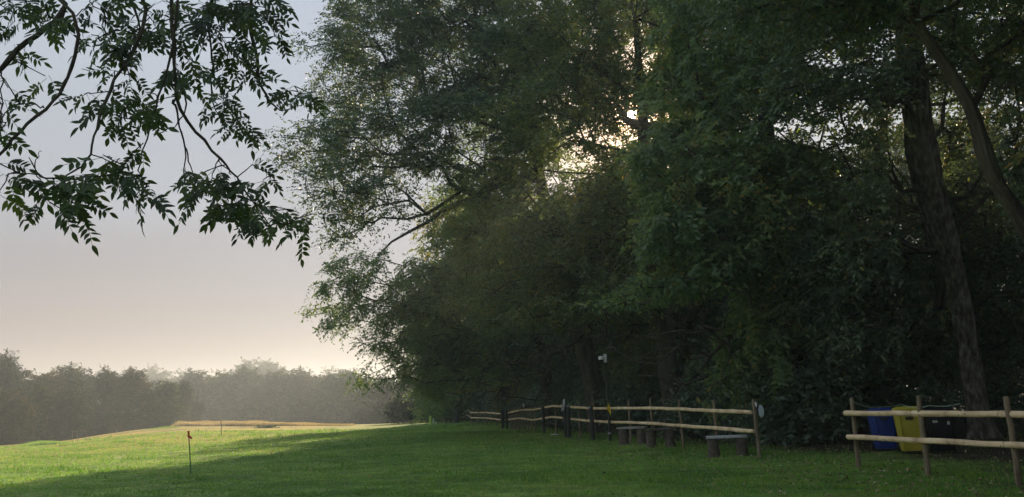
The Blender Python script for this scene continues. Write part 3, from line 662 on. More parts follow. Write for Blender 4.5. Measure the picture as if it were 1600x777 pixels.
def litter():
    r = np.random.default_rng(21); n = 5200
    Y = 10 + 34 * r.uniform(0, 1, n) ** 1.6; x = fx(Y) + r.normal(size=n) * 1.9 - .2
    p = np.stack([x, Y, terrain(x, Y) + r.uniform(.01, .05, n)], 1)
    m3 = 500; Y3 = 10 + 22 * r.uniform(0, 1, m3) ** 1.5; x3 = fx(Y3) - r.exponential(5.0, m3); p[:m3] = np.stack([x3, Y3, terrain(x3, Y3) + .05], 1)
    me = leaves_mesh('fallen_leaves', p, unit(r.normal(size=p.shape) * np.array([1, 1, .25])), unit(np.array([0, 0, 1.]) + r.normal(size=p.shape) * .4), r.uniform(.04, .09, n), r.uniform(.03, .055, n), r.beta(1.2, 2.2, n))
    tag(link('fallen_leaves', me, None, M_litter), 'pale fallen leaves scattered on the ground along the fence', 'fallen leaves', kind='stuff')
litter()

# ------------------------------------------------------------------ fences
YF = [(722, 72), (737, 67), (765, 58), (790, 51.7), (848, 40), (882, 34.6), (925, 31.6), (953, 29.8), (1018, 26.6), (1067, 24.2), (1120, 21.6), (1187, 19.2)]
YR = [(1326, 15.9), (1342, 15.75), (1451, 13.9), (1593, 12.0), (1720, 10.6)]
def yf(px, T): return float(np.interp(px, [a for a, _ in T], [b for _, b in T]))
def pole(top, bot_px, bot_Y, r0, name, m, parent, base, r1=None):
    """a round post from the ground to a top point"""
    b = bot_px; mb = MB(); zt = top
    n = 6; pts = [Vector(b).lerp(Vector(zt), i / n) for i in range(n + 1)]
    pts = [p + Vector((random.uniform(-1, 1), random.uniform(-1, 1), 0)) * .006 for p in pts]
    mb.tube([p - base for p in pts], [r0 + (r1 - r0 if r1 else 0) * i / n for i in range(n + 1)], 10, rough=.04, chamfer=.008)
    return mb.build(name, m, parent)
def base_pt(px, Y, py0=700):
    """ground point under a pixel column at depth Y"""
    lo, hi = 560.0, 900.0
    for _ in range(40):
        m_ = (lo + hi) / 2; p = P(px, m_, Y)
        if p.z > tz(p.x, p.y): lo = m_
        else: hi = m_
    p = P(px, lo, Y); return Vector((p.x, p.y, tz(p.x, p.y) - .03))
def rail(pts, r, parent, base, m=M_rail, name='rail'):
    out_ = []
    for i in range(len(pts) - 1):
        for q in range(4): out_.append(pts[i].lerp(pts[i + 1], q / 4) + Vector((random.uniform(-1, 1), random.uniform(-1, 1), random.uniform(-1, 1))) * .006)
    out_.append(pts[-1]); n = len(out_)
    rr_ = [r * (1.06 - .14 * i / n) * random.uniform(.96, 1.04) for i in range(n)]
    mb = MB(); mb.tube([p - base for p in out_], rr_, 10, rough=.035, chamfer=.012)
    o = mb.build(name, m, parent)
    # sawn-off knots
    kb = MB(); L_ = sum((out_[i + 1] - out_[i]).length for i in range(n - 1))
    if out_[0].y < 32:
        for q in range(int(L_ * 2.2)):
            i = random.randrange(n - 1); p = out_[i].lerp(out_[i + 1], random.random()) - base; a = random.uniform(0, 6.28)
            d = Vector((-1, -.3, random.uniform(-.8, .8))).normalized(); kb.tube([p + d * r * .8, p + d * r * 1.05], [.014, .010], 6)
        if kb.n: kb.build('knot', M_post, o)
    return o

fr = thing('rail_fence', tuple(base_pt(1342, 15.75)), 'short fence of pale peeled poles in front of the coloured bins', 'fence')
B = fr.location.copy()
for (tx, ty, bx, Y) in ((1331, 621.6, 1342, 15.75), (1435, 618.5, 1451, 13.9), (1571.8, 619.6, 1593.4, 12.0), (1722, 622, 1752, 10.4)):
    b = base_pt(bx, Y); pole(P(tx, ty, Y + .02), b, Y, .046, 'post', M_post, fr, B, .040)
for pts in (((1327, 645.7), (1434, 645.8)), ((1435.5, 645.9), (1571, 646.5)), ((1573, 646.6), (1730, 650))):
    ps = [P(a, b, yf(a, YR) - .06) - Vector((.09, 0, 0)) for a, b in pts]; rail(ps, .050, fr, B)
for pts in (((1332, 682.4), (1442, 688)), ((1443.5, 688), (1580, 694.6)), ((1582, 694.6), (1740, 704))):
    ps = [P(a, b, yf(a, YR) - .06) - Vector((.09, 0, 0)) for a, b in pts]; rail(ps, .048, fr, B)

fl = thing('rail_fence', tuple(base_pt(1187, 19.2)), 'long fence of pale peeled poles curving away along the foot of the wood', 'fence')
B = fl.location.copy()
for tx, ty, bx in ((737, 640, 737), (743, 640, 743), (749, 640, 749), (754.5, 640, 755), (760.5, 639, 761), (768, 640, 768), (775.6, 640, 776), (784, 640, 784.6), (797.5, 639, 798), (800, 638.5, 800.5), (802.5, 637, 803), (805.6, 636, 806), (809, 636, 809.5), (812, 635, 812.5), (816, 635, 816.5),
                   (820, 630, 820.7), (825, 633, 825.6), (830, 633, 830.8), (835.6, 632, 836.5), (867, 630, 869.5), (904.4, 627, 906.6), (925.8, 628, 930), (982, 624.5, 986), (1016, 622.7, 1022), (1060.7, 624.5, 1068.6), (1115, 625.4, 1122), (1177, 624.5, 1187)):
    Y = yf(bx, YF) + .08; b = base_pt(bx, Y)
    pole(P(tx, ty, Y), b, Y, .045 if bx > 840 else .05, 'post', M_post, fl, B, .038)
TOP = [[(736.6, 645), (761.7, 644.7), (783.7, 646.8)], [(792.6, 646.8), (805.6, 643), (820, 640.3)], [(820, 640.3), (833, 640.6), (849.5, 637.7)], [(849.5, 637.7), (865.7, 634.6), (882, 635)], [(890, 635.8), (924, 638)], [(924, 638), (950, 638.3)], [(950, 638.3), (1015, 637.6)], [(1015, 637.6), (1062.5, 638.9)], [(1062.5, 638.9), (1118.5, 642)], [(1118.5, 642), (1179, 644)]]
BOT = [[(736.6, 653), (761.7, 653.3), (783.7, 656)], [(792.6, 656.4), (815, 653.6)], [(815, 653.6), (835, 656.5), (849.5, 654)], [(849.5, 654), (864, 651.7), (882, 652.8)], [(890, 654), (924, 657.7)], [(924, 657.7), (950, 659.3)], [(950, 659.3), (1015, 661.2)], [(1015, 661.2), (1062.5, 664.8)], [(1062.5, 664.8), (1118.5, 668.6)], [(1118.5, 668.6), (1183, 673.9)]]
for seg in TOP + BOT:
    ps = [P(a, b, yf(a, YF) - .02) - Vector((.08, 0, 0)) for a, b in seg]; d = (ps[-1] - ps[0]).normalized() * .004
    ps[0] += d; ps[-1] -= d
    rail(ps, .05, fl, B)
# far bent rails
for seg in ([(736.2, 645), (732, 641.5), (728, 643), (722.5, 649)], [(736.2, 653), (731, 649), (727, 650), (722, 652.5)]):
    ps = [P(a, b, yf(a, YF) - .02) for a, b in seg]; rail(ps, .06, fl, B, m=M_post)
gp = thing('rail_fence', tuple(base_pt(704, 74)), 'dim grey bit of far rail fence left of the thick gatepost', 'fence'); B = gp.location.copy()
for px in (697, 704, 711): pole(P(px, 651.5, 74), base_pt(px, 74), 74, .05, 'post', M_dpost, gp, B)
for py in (653, 657): rail([P(696, py, 73.9), P(713, py - .6, 73.9)], .04, gp, B, m=M_post)

# dark posts set before the long fence
def dark_post(tx, ty, bx, Y, r, label, cap=False, capm=None):
    b = base_pt(bx, Y); t = thing('dark_post', tuple(b), label, 'post')
    pole(P(tx, ty, Y), b, Y, r, 'shaft', M_dpost, t, b, r * .95)
    return t, b
dark_post(784.8, 641, 785.6, 50.5, .10, 'dark upright post where the far rails stop')
dark_post(791.6, 642, 792.5, 49.5, .08, 'dark upright post where the nearer rails begin again')
dark_post(848, 635, 850.5, 38.8, .07, 'slim dark post standing before the long fence left of the white-topped post')
t, b = dark_post(881.5, 636, 885, 33.6, .075, 'dark gatepost with a white stub sticking up from its top')
mb = MB(); mb.tube([P(881.3, 637, 33.6) - b, P(881.2, 624, 33.6) - b], [.045, .04], 10, chamfer=.01); mb.build('white_stub', M_white, t)
mb = MB(); mb.box(P(879.5, 636.5, 33.45) - b, (.12, .1, .24)); mb.tube([P(879, 640, 33.4) - b, P(878.4, 643, 33.4) - b], [.03, .03], 8); mb.build('latch', M_grey, t, bevel=.01)
t, b = dark_post(887, 634, 889.5, 33.2, .085, 'dark gatepost just right of the white-topped one')
mb = MB(); mb.tube([P(886.6, 634.5, 33.1) - b, P(888.4, 634.6, 33.1) - b], [.05, .05], 8); mb.build('hinge', M_grey, t)
t, b = dark_post(923, 634.5, 927, 30.7, .085, 'dark leaning post with a small grey fitting left of the yellow flag')
mb = MB(); mb.box(P(920, 637, 30.6) - b, (.12, .05, .07)); mb.build('fitting', M_grey, t, bevel=.008)
dark_post(713, 640.5, 714, 73, .16, 'thick far gatepost at the end of the fence')[0]

# camera pole
b = base_pt(953.5, 29.3); t = thing('camera_pole', tuple(b), 'tall thin pole carrying a white dome camera above the fence', 'camera pole')
top = P(943.5, 556, 29.3); mb = MB()
pts = [b, P(951.5, 650, 29.3), P(947.8, 600, 29.3), top]; mb.tube([p - b for p in pts], [.05, .045, .035, .03], 10); mb.build('pole', M_dpost, t)
c = P(945.5, 560, 29.2) - b; mb = MB(); mb.box(c, (.10, .12, .30)); mb.build('mounting_bracket', M_white, t, bevel=.015)
mb = MB(); a0 = P(944.6, 558, 29.15) - b; a1 = P(940, 557.5, 29.1) - b; mb.tube([a0, a1, a1 + Vector((0, 0, -.04))], [.025, .025, .025], 8); mb.build('arm', M_white, t)
mb = MB(); c0 = P(939.3, 561, 29.1) - b
prof = [(.06, .10), (.095, .07), (.10, 0), (.095, -.03)]; mb.tube([c0 + Vector((0, 0, z)) for _, z in prof], [q for q, _ in prof], 14); hd = mb.build('camera_housing', M_white, t)
mb = MB(); mb.tube([c0 + Vector((0, 0, z)) for _, z in ((0, -.032), (0, -.06), (0, -.085), (0, -.10))], [.085, .078, .055, .02], 14); mb.build('dome', M_black, t)
mb = MB(); mb.tube([P(952.2, 676, 29.25) - b, P(952.4, 678.5, 29.25) - b], [.055, .055], 10); mb.build('clip', M_grey, t)
# yellow flag tied to the pole
c = P(951, 638, 29.1); mb = MB()
ol = [(949.8, 628), (951.6, 633), (953.4, 638), (955.0, 643), (954.0, 649.5), (952.4, 645), (949.6, 641.5), (948.6, 638), (949.8, 633)]
fr_ = [P(a, q, 29.12 + .03 * math.sin(i * 1.7)) - c for i, (a, q) in enumerate(ol)]; bk = [v + Vector((.0, .035, 0)) for v in fr_]; n = len(ol)
mb.add(fr_ + bk, [tuple(range(n)), tuple(range(2 * n - 1, n - 1, -1))] + [(i, (i + 1) % n, (i + 1) % n + n, i + n) for i in range(n)])
o = mb.build('yellow_flag', M_tape, None, smooth=False); o.location = c; tag(o, 'crumpled yellow cloth flag tied to the camera pole at rail height', 'flag')

# white scrap and tags
c = P(866.5, 676.3, 35.5); mb = MB()
for i in range(4): mb.box((-.12 + i * .075, .01 * (i % 2), .02 + .008 * (i % 3)), (.09, .14, .035), Matrix.Rotation(.25 * (i - 1.5), 3, 'Y'))
o = mb.build('litter_scrap', M_white, None, bevel=.006); o.location = (c.x, c.y, tz(c.x, c.y) + .03); tag(o, 'small crumpled white scrap on the grass left of the dark gateposts', 'litter')
c = P(820, 636, yf(820, YF)); mb = MB(); mb.box((0, 0, 0), (.07, .03, .36)); mb.box((0, -.022, .1), (.05, .012, .05)); o = mb.build('marker_tag', M_white, None, bevel=.006); o.location = c + Vector((-.06, -.02, 0)); tag(o, 'narrow white tag fixed to a far post of the long fence', 'tag')

# plate on the end post
c = P(1188.5, 642.5, 19.15); t = thing('hanging_plate', tuple(c), 'pale grey-blue rounded plate hanging on the end post of the long fence', 'plate')
mb = MB(); n = 20; ro = [Vector((.075 * math.cos(6.2832 * i / n) * (1 if math.cos(6.2832 * i / n) > 0 else .7), 0, .145 * math.sin(6.2832 * i / n))) for i in range(n)]
mb.add([v + Vector((0, -.012, 0)) for v in ro] + [v + Vector((0, .012, 0)) for v in ro], [tuple(range(n)), tuple(range(2 * n - 1, n - 1, -1))] + [(i, (i + 1) % n, (i + 1) % n + n, i + n) for i in range(n)])
mb.build('disc', M_disc, t, bevel=.003)
mb = MB(); mb.box((-.065, .02, .03), (.05, .06, .2)); mb.build('clamp', M_dpost, t, bevel=.006)
mb = MB(); q = P(1180.5, 629, 19.15) - c; mb.tube([q, q + Vector((0, -.02, -.06)), q + Vector((.01, -.02, -.1))], [.02, .022, .012], 8); mb.build('insulator', M_white, t)

# ------------------------------------------------------------------ log benches
def bench(pxa, pxb, pytop, pybase, Y, ang, length, label, plank, wide=.34, leg=.15):
    cpx = (pxa + pxb) / 2; b = base_pt(cpx, Y); h = (P(cpx, pytop, Y).z - b.z)
    t = thing('log_bench', tuple(b), label, 'bench', rz=ang)
    mb = MB(); mb.box((0, 0, h - .03), (length, wide, .06)); o = mb.build('plank', plank, t, bevel=.012)
    for s in (-1, 1):
        mb = MB(); x = s * (length / 2 - leg * 1.15); k = 5
        mb.tube([Vector((x * 1.03, 0, -.05)), Vector((x * 1.02, .01, h * .4)), Vector((x, 0, h - .062))], [leg * 1.12, leg * .98, leg * 1.0], 14, rough=.05)
        mb.build('log_leg', M_log, t)
    return t
bench(973, 1006, 667, 691, 27.0, R(-28), .98, 'weathered log bench furthest left of the three before the fence', M_bench, leg=.16)
bench(1012, 1054, 669.5, 694, 24.9, R(-8), .90, 'dull brown log bench in the middle, beside the leaning fence post', M_log, leg=.15)
bench(1110, 1166, 680.5, 708, 20.2, R(-12), .98, 'log bench with the pale plank top nearest the fence end', M_benchp, leg=.14)

# ------------------------------------------------------------------ bins behind the short fence
def wheelie(px, Y, rz, body, lid, label, lean=0, sticker=False, s=1.0):
    b = base_pt(px, Y); b.z += .03; t = thing('wheelie_bin', tuple(b), label, 'wheelie bin', rz=rz); t.rotation_euler = (0, lean, rz); t.scale = (s, s, s)
    mb = MB(); mb.box((0, 0, .50), (.58, .62, .88), taper=.78)
    mb.build('body', body, t, bevel=.03)
    mb = MB(); mb.box((0, 0, .925), (.60, .66, .05)); mb.build('rim', body, t, bevel=.012)
    for sx in (-.2, .2):
        mb = MB(); mb.tube([(sx * .86, -.262, .12), (sx, -.325, .88)], [.014, .016], 6); mb.build('rib', body, t)
    mb = MB(); mb.box((0, -.322, .80), (.16, .012, .07)); mb.build('label_plate', M_dpost if not sticker else body, t, bevel=.004)
    mb = MB()
    n = 8; vs = []; fs = []
    for i in range(n + 1):
        f = i / n; y = -.35 + .70 * f; z = .955 + .085 * math.sin(math.pi * min(1, f * .9 + .08)) ** .7
        vs += [(-.30, y, z - .01), (-.20, y, z + .02), (.20, y, z + .02), (.30, y, z - .01), (.30, y, .952), (-.30, y, .952)]
    for i in range(n):
        for j in range(6): fs.append((i * 6 + j, i * 6 + (j + 1) % 6, i * 6 + 6 + (j + 1) % 6, i * 6 + 6 + j))
    fs += [tuple(range(6)), tuple(range(n * 6 + 5, n * 6 - 1, -1))]
    mb.add(vs, fs); mb.build('lid', lid, t)
    mb = MB(); mb.tube([(-.24, .36, .93), (-.24, .43, .95), (.24, .43, .95), (.24, .36, .93)], [.018] * 4, 8); mb.build('handle', lid, t)
    for sx in (-1, 1):
        mb = MB(); mb.tube([(sx * .22, .26, .10), (sx * .27, .26, .10)], [.10, .10], 16, chamfer=.012); mb.build('wheel', M_black, t)
    if sticker:
        for (x, z, wd, hh) in ((-.12, .72, .13, .07), (.16, .68, .09, .09)):
            mb = MB(); mb.box((x, -.308 + (.90 - z) * .04, z), (wd * .8, .008, hh * .8)); mb.build('sticker', M_grey, t)
    return t
wheelie(1384, 19.2, R(-14), M_blue, M_blue, 'blue wheelie bin left of the yellow one behind the short fence', s=.92)
wheelie(1426, 18.1, R(-20), M_yellow, M_yellow, 'yellow wheelie bin behind the second post of the short fence', s=.95)
wheelie(1476, 17.8, R(-24), M_black, M_black, 'black wheelie bin with white stickers right of the yellow bin', sticker=True, s=.93)
# rope
a, m_, c_ = P(1332, 627, 15.7), P(1372, 636, 16.6), P(1408, 632, 17.6); e1 = P(1500, 631, 16.0)
mb = MB(); pts = []
for (s0, s1, sag) in ((a, m_, .05), (m_, c_, .02), (c_, P(1452, 634, 16.2), .06), (P(1452, 634, 16.2), e1, .03)):
    for q in range(6): f = q / 6; pts.append(s0.lerp(s1, f) - Vector((0, 0, sag * math.sin(math.pi * f))))
pts.append(e1); mb.tube([p - a for p in pts], [.007] * len(pts), 6)
o = mb.build('rope', M_rope, None); o.location = a; tag(o, 'thin pale green rope sagging from the first post of the short fence over the bins', 'rope')

# ------------------------------------------------------------------ field markers
def marker(tx, ty, bx, Y, r, rod, top, label):
    b = base_pt(bx, Y); tp_ = P(tx, ty, Y); t = thing('marker_rod', tuple(b), label, 'marker rod'); d = tp_ - b
    mb = MB(); mb.tube([d * 0, d * .5 + Vector((.01, 0, 0)), d], [r, r, r * .9], 8); mb.build('rod', rod, t)
    if top:
        mb = MB(); mb.tube([d * .86, d * .90, d * .95, d * 1.003], [r * 1.5, r * 2.2, r * 1.7, r * 2.3], 8, rough=.25)
        mb.add([d * .9 + Vector((0, -.02, 0)), d * .9 + Vector((.09, -.03, -.03)), d * .86 + Vector((.1, -.01, -.05)), d * .84 + Vector((.0, -.02, 0)),
                d * .9 + Vector((0, 0, 0)), d * .9 + Vector((.09, -.01, -.03)), d * .86 + Vector((.1, .01, -.05)), d * .84], [(0, 1, 2, 3), (7, 6, 5, 4), (0, 4, 5, 1), (1, 5, 6, 2), (2, 6, 7, 3), (3, 7, 4, 0)])
        mb.build('red_tape', M_red, t)
    else:
        mb = MB(); mb.tube([d * .97, d * 1.01], [r * 1.5, r * 1.4], 8); mb.build('cap', M_dpost, t)
marker(294.3, 674, 298, 22.8, .016, M_green, True, 'thin green rod with red tape round its top in the near grass')
marker(345.2, 657.5, 346, 58, .022, M_dpost, False, 'bare dark rod standing further off at the edge of the sunlit grass')
# small frame in the lit meadow
Yq = 66; b = base_pt(124, Yq); t = thing('wire_frame', tuple(b), 'faint low frame of thin stakes in the sunlit meadow on the left', 'frame')
for px, ty in ((113, 674), (121, 673), (134.5, 673)):
    mb = MB(); q = base_pt(px, Yq); mb.tube([q - b, P(px, ty, Yq) - b], [.02, .018], 6); mb.build('stake', M_post, t)
mb = MB(); mb.tube([P(112.5, 674.6, Yq) - b, P(123, 673.3, Yq) - b, P(135, 673.3, Yq) - b], [.014] * 3, 6); mb.build('top_wire', M_post, t)
# low brush closing the view under the far boughs
r = np.random.default_rng(8); q = Vector((-9.0, 90, 0)); c = np.stack([r.uniform(-5.5, 9, 260), r.uniform(-2, 3, 260), r.uniform(.1, 2.6, 260)], 1) + np.array(q)
pos, ax, nr, ln, ti = spray_leaves(c, unit(r.normal(size=c.shape) + np.array([0, 0, .5])), np.full(260, .8), 8, 8, .28, r); kk = pos[:, 2] > tz(-9, 90) + .05
o = link('brushwood', leaves_mesh('brushwood', (pos - np.array(q))[kk], ax[kk], nr[kk], ln[kk], ln[kk] * .5, ti[kk] * .7), None, M_leaf_far3); o.location = q; tag(o, 'low dark brushwood under the misty boughs at the far end of the meadow', 'brushwood', kind='stuff')
# heap on the crest
r = np.random.default_rng(2); q = base_pt(417, 78); c = np.array(q) + r.normal(size=(60, 3)) * np.array([.45, .3, .08]) + np.array([0, 0, .12])
pos, ax, nr, ln, ti = spray_leaves(c, unit(r.normal(size=c.shape) + np.array([0, 0, .5])), np.full(60, .22), 5, 6, .14, r); kk = pos[:, 2] > q.z
o = link('brush_heap', leaves_mesh('brush_heap', (pos - np.array(q))[kk], ax[kk], nr[kk], ln[kk], ln[kk] * .4, ti[kk] * .5), None, M_leaf); o.location = q; tag(o, 'small dark heap of cut brush at the end of the straw grass', 'brush heap')
# far lime sleeves
for px, ty, rr_, m, lb in ((672.8, 650, .11, M_hiv, 'bright lime-green wrapped stump far off by the wood'), (677.6, 653.5, .09, M_rope, 'paler green wrapped stump right beside the lime-green one')):
    q = base_pt(px, 73); t = thing('tree_guard', tuple(q), lb, 'tree guard'); tp_ = P(px, ty, 73) - q; mb = MB()
    mb.tube([tp_ * 0, tp_ * .35, tp_ * .7, tp_], [rr_ * 1.1, rr_ * 1.2, rr_, rr_ * .8], 10, rough=.08); mb.build('sleeve', m, t)
    mb = MB(); mb.tube([tp_ * .8, tp_ * 1.12], [.03, .025], 6); mb.build('stake', M_post, t)

# ------------------------------------------------------------------ overhanging ash boughs, near
def ash_variation():
    t = M_ash.node_tree; n = t.nodes; oi = n.new('ShaderNodeObjectInfo'); cr = n.new('ShaderNodeValToRGB'); e = cr.color_ramp.elements
    e[0].color = (.62, .66, .72, 1); e[1].color = (1.7, 1.55, 1.1, 1); e[1].position = .97; q = e.new(.7); q.color = (1.05, 1.1, .95, 1)
    t.links.new(oi.outputs['Random'], cr.inputs[0])
    src = n['Principled BSDF'].inputs['Base Color'].links[0].from_socket
    mu = n.new('ShaderNodeMix'); mu.data_type = 'RGBA'; mu.blend_type = 'MULTIPLY'; mu.inputs[0].default_value = 1
    for l in list(src.links): t.links.new(mu.outputs[2], l.to_socket)
    t.links.new(src, mu.inputs[6]); t.links.new(cr.outputs[0], mu.inputs[7])
ash_variation()
def ash_leaf_mesh(seed):
    r = random.Random(seed); V = []; F = []
    n = r.choice((4, 4, 5)); Lr = r.uniform(.17, .24)
    def leaflet(o_, ax, ln, wd):
        ax = ax.normalized(); nn = Vector((r.uniform(-.35, .35), r.uniform(-.35, .35), 1)).normalized(); s = ax.cross(nn).normalized(); nn = s.cross(ax)
        curl = r.uniform(.0, .3); b = len(V); prof = [(0, 0), (.22, .78), (.45, 1.0), (.75, .60), (1.0, 0)]
        for f, q in prof:
            c = o_ + ax * ln * f - nn * curl * ln * f * f
            if q == 0: V.append(c)
            else: V.extend([c + s * wd * q / 2 + nn * wd * .10, c - nn * wd * .02, c - s * wd * q / 2 + nn * wd * .10])
        F.extend([(b, b + 1, b + 2), (b, b + 2, b + 3), (b + 1, b + 4, b + 5, b + 2), (b + 2, b + 5, b + 6, b + 3), (b + 4, b + 7, b + 8, b + 5), (b + 5, b + 8, b + 9, b + 6), (b + 7, b + 10, b + 8), (b + 8, b + 10, b + 9)])
    def rp(f): return Vector((Lr * f, .02 * math.sin(f * 3 + seed), -.10 * Lr * f * f * 2))
    for i in range(n):
        f = .35 + .60 * i / n
        for s in (-1, 1):
            leaflet(rp(f), Vector((.62 + .3 * i / n + r.uniform(-.15, .15), s * 1.0, r.uniform(-.45, .15))), r.uniform(.05, .086), r.uniform(.021, .031))
    leaflet(rp(1.0), Vector((1, r.uniform(-.2, .2), -.2)), r.uniform(.075, .09), .03)
    for i in range(4):
        a_, b_ = rp(i / 4), rp((i + 1) / 4); bb = len(V)
        for p in (a_, b_):
            V.extend([p + Vector((0, .0016, 0)), p + Vector((0, -.0008, .0014)), p + Vector((0, -.0008, -.0014))])
        for j in range(3): F.append((bb + j, bb + (j + 1) % 3, bb + 3 + (j + 1) % 3, bb + 3 + j))
    me = bpy.data.meshes.new('leaf'); me.from_pydata([tuple(v) for v in V], [], F); me.update(); me.materials.append(M_ash)
    return me
ALV = [ash_leaf_mesh(s) for s in range(9)]
def overhang():
    r = random.Random(12); rn = np.random.default_rng(12)
    base = Vector((-5.6, 3.4, 0)); t = thing('overhanging_ash_tree', tuple(base), 'ash tree whose near leafy boughs hang into the top left of the sky', 'tree')
    top = [base, Vector((-5.5, 3.4, 2)), Vector((-5.2, 3.6, 4)), Vector((-4.8, 3.8, 6)), Vector((-4.6, 4, 8.5))]
    trunk_part([p - base for p in top], [.26, .22, .19, .15, .06], t, M_bark, seed=4)
    def limb(pts, rads, name='limb'):
        mb = MB(); pp = []; rr2 = []; rads = [q_ * (.72 if name == 'branch' else 1) for q_ in rads]
        for i in range(len(pts) - 1):
            for q in range(3):
                f = q / 3; pp.append(pts[i].lerp(pts[i + 1], f)); rr2.append(rads[i] * (1 - f) + rads[i + 1] * f)
        pp.append(pts[-1]); rr2.append(rads[-1])
        for _ in range(2): pp = [pp[0]] + [(pp[i - 1] + pp[i] * 2 + pp[i + 1]) / 4 for i in range(1, len(pp) - 1)] + [pp[-1]]
        pp = [p + Vector((r.uniform(-1, 1), r.uniform(-1, 1), r.uniform(-1, 1))) * .009 for p in pp]
        mb.tube([p - base for p in pp], [q_ * r.uniform(.85, 1.2) for q_ in rr2], 8, rough=.08); mb.build(name, M_bark, t)
        return pp
    Zt = Vector((-1.9, 4.6, 5.3)); main = [Vector((-5.2, 3.6, 4.0)), Vector((-4.2, 3.9, 4.9)), Vector((-3.0, 4.3, 5.3)), Zt, Vector((-1.2, 4.8, 5.1))]
    limb(main, [.10, .085, .07, .05, .03])
    bl = []
    def br(start, pix, Y0, Y1, r0, r1):
        pts = [Vector(start)] + [P(a, q, Y0 + (Y1 - Y0) * i / max(1, len(pix) - 1)) for i, (a, q) in enumerate(pix)]
        bl.append(limb(pts, [r0 + (r1 - r0) * i / (len(pts) - 1) for i in range(len(pts))], 'branch'))
    br(main[1], [(130, -10), (119, 92), (103, 135), (70, 168), (32, 205), (-5, 245), (-40, 300)], 4.4, 4.1, .017, .008)
    br(main[1], [(128, -4), (81, 38), (43, 65), (0, 105), (-40, 150)], 4.7, 4.3, .028, .018)
    br(main[2], [(243, -10), (216, 76), (178, 124), (154, 184), (146, 232), (127, 259), (97, 281), (60, 281), (46, 246)], 4.6, 4.3, .017, .004)
    br(main[3], [(259, -5), (275, 70), (270, 157), (305, 205), (346, 249), (367, 275), (400, 320), (428, 360)], 4.6, 4.9, .020, .004)
    br(P(270, 157, 4.65), [(272, 165), (284, 200), (289, 227), (286, 286)], 4.68, 4.7, .011, .005)
    br(P(289, 227, 4.7), [(292, 250), (305, 282)], 4.7, 4.72, .007, .003)
    br(main[4], [(378, -5), (400, 81), (403, 119), (415, 150), (427, 168), (446, 176), (470, 165)], 4.9, 5.0, .018, .004)
    br(main[3], [(262, 120), (249, 151), (232, 200), (219, 259), (216, 281)], 4.5, 4.5, .012, .004)
    br(P(270, 130, 4.6), [(295, 150), (288, 180), (262, 205), (240, 210)], 4.7, 4.6, .009, .003)
    br(main[4], [(320, -5), (330, 60), (333, 110), (327, 150), (345, 185)], 5.0, 5.1, .016, .004)
    br(main[2], [(205, -5), (222, 50), (205, 70)], 4.8, 4.9, .018, .004)
    br(P(70, 168, 4.2), [(55, 165), (30, 162)], 4.2, 4.2, .007, .003)
    br(P(343, 245, 4.78), [(335, 262), (328, 285)], 4.8, 4.8, .006, .003)
    br(P(62, 281, 4.3), [(52, 262), (60, 240), (64, 238)], 4.3, 4.3, .005, .002)
    # leaf anchor ellipses in the bough: px, py, rx, ry, leaves, depth
    E = [(40, 20, 75, 32, 26, 4.6), (150, 20, 60, 26, 14, 4.7), (180, 72, 50, 34, 16, 4.7), (250, 40, 50, 40, 22, 4.8), (330, 25, 55, 34, 24, 5.0), (400, 20, 40, 28, 18, 5.0), (350, 62, 50, 22, 12, 5.0), (425, 62, 14, 18, 5, 5.0),
         (270, 105, 40, 30, 12, 4.7), (200, 120, 30, 22, 6, 4.7), (155, 155, 32, 18, 7, 4.6), (215, 160, 40, 18, 8, 4.6), (190, 195, 28, 16, 5, 4.6), (240, 175, 28, 16, 4, 4.6), (300, 125, 20, 14, 4, 4.8), (370, 95, 28, 22, 9, 5.0),
         (350, 165, 26, 22, 9, 5.1), (370, 190, 30, 18, 8, 5.1), (340, 130, 16, 20, 4, 5.0), (395, 125, 16, 12, 3, 5.0), (462, 150, 26, 9, 7, 5.0), (8, 130, 14, 20, 3, 4.3), (10, 165, 14, 18, 4, 4.2), (2, 200, 10, 14, 3, 4.2), (0, 275, 10, 14, 3, 4.2), (70, 128, 12, 5, 2, 4.4), (30, 85, 18, 12, 3, 4.5),
         (90, 305, 34, 18, 11, 4.35), (130, 300, 36, 22, 12, 4.4), (175, 262, 32, 18, 8, 4.4), (200, 290, 34, 26, 14, 4.45), (225, 240, 14, 10, 3, 4.5), (230, 305, 18, 22, 6, 4.5), (115, 325, 24, 14, 5, 4.4),
         (310, 300, 34, 20, 14, 4.8), (350, 290, 36, 24, 16, 4.85), (375, 325, 38, 24, 16, 4.9), (410, 295, 26, 16, 6, 4.9), (415, 345, 30, 18, 9, 4.9), (450, 350, 28, 10, 6, 4.95), (350, 330, 30, 16, 7, 4.85), (430, 362, 10, 10, 2, 4.95), (482, 352, 12, 8, 4, 4.95), (465, 368, 10, 8, 3, 4.95), (118, 352, 12, 8, 3, 4.4), (70, 330, 16, 12, 4, 4.4), (495, 155, 8, 6, 2, 5.0), (6, 128, 14, 16, 4, 4.25), (4, 168, 12, 14, 3, 4.25), (2, 205, 10, 12, 3, 4.2), (6, 282, 14, 14, 4, 4.2), (26, 283, 10, 6, 2, 4.2), (2, 312, 8, 8, 2, 4.2), (285, 285, 14, 8, 2, 4.7), (395, 268, 22, 8, 3, 4.9)]
    anchors = []; spec = []
    for (ex, ey, rx, ry, n, Y) in E:
        low = ey > 225; rx, ry = (rx * .72, ry * .72) if low else (rx * .85, ry * .85); n = n * (.66 if low else .86)
        for i in range(max(1, int(n * .85))):
            a = r.uniform(0, 6.28); q = math.sqrt(r.random()); px, py = ex + math.cos(a) * rx * q, ey + math.sin(a) * ry * q
            anchors.append(P(px, py - (16 if low else 8), Y + r.uniform(-.3, .3))); spec.append((px - ex, ey))
    pts = np.array([tuple(p) for p in anchors])
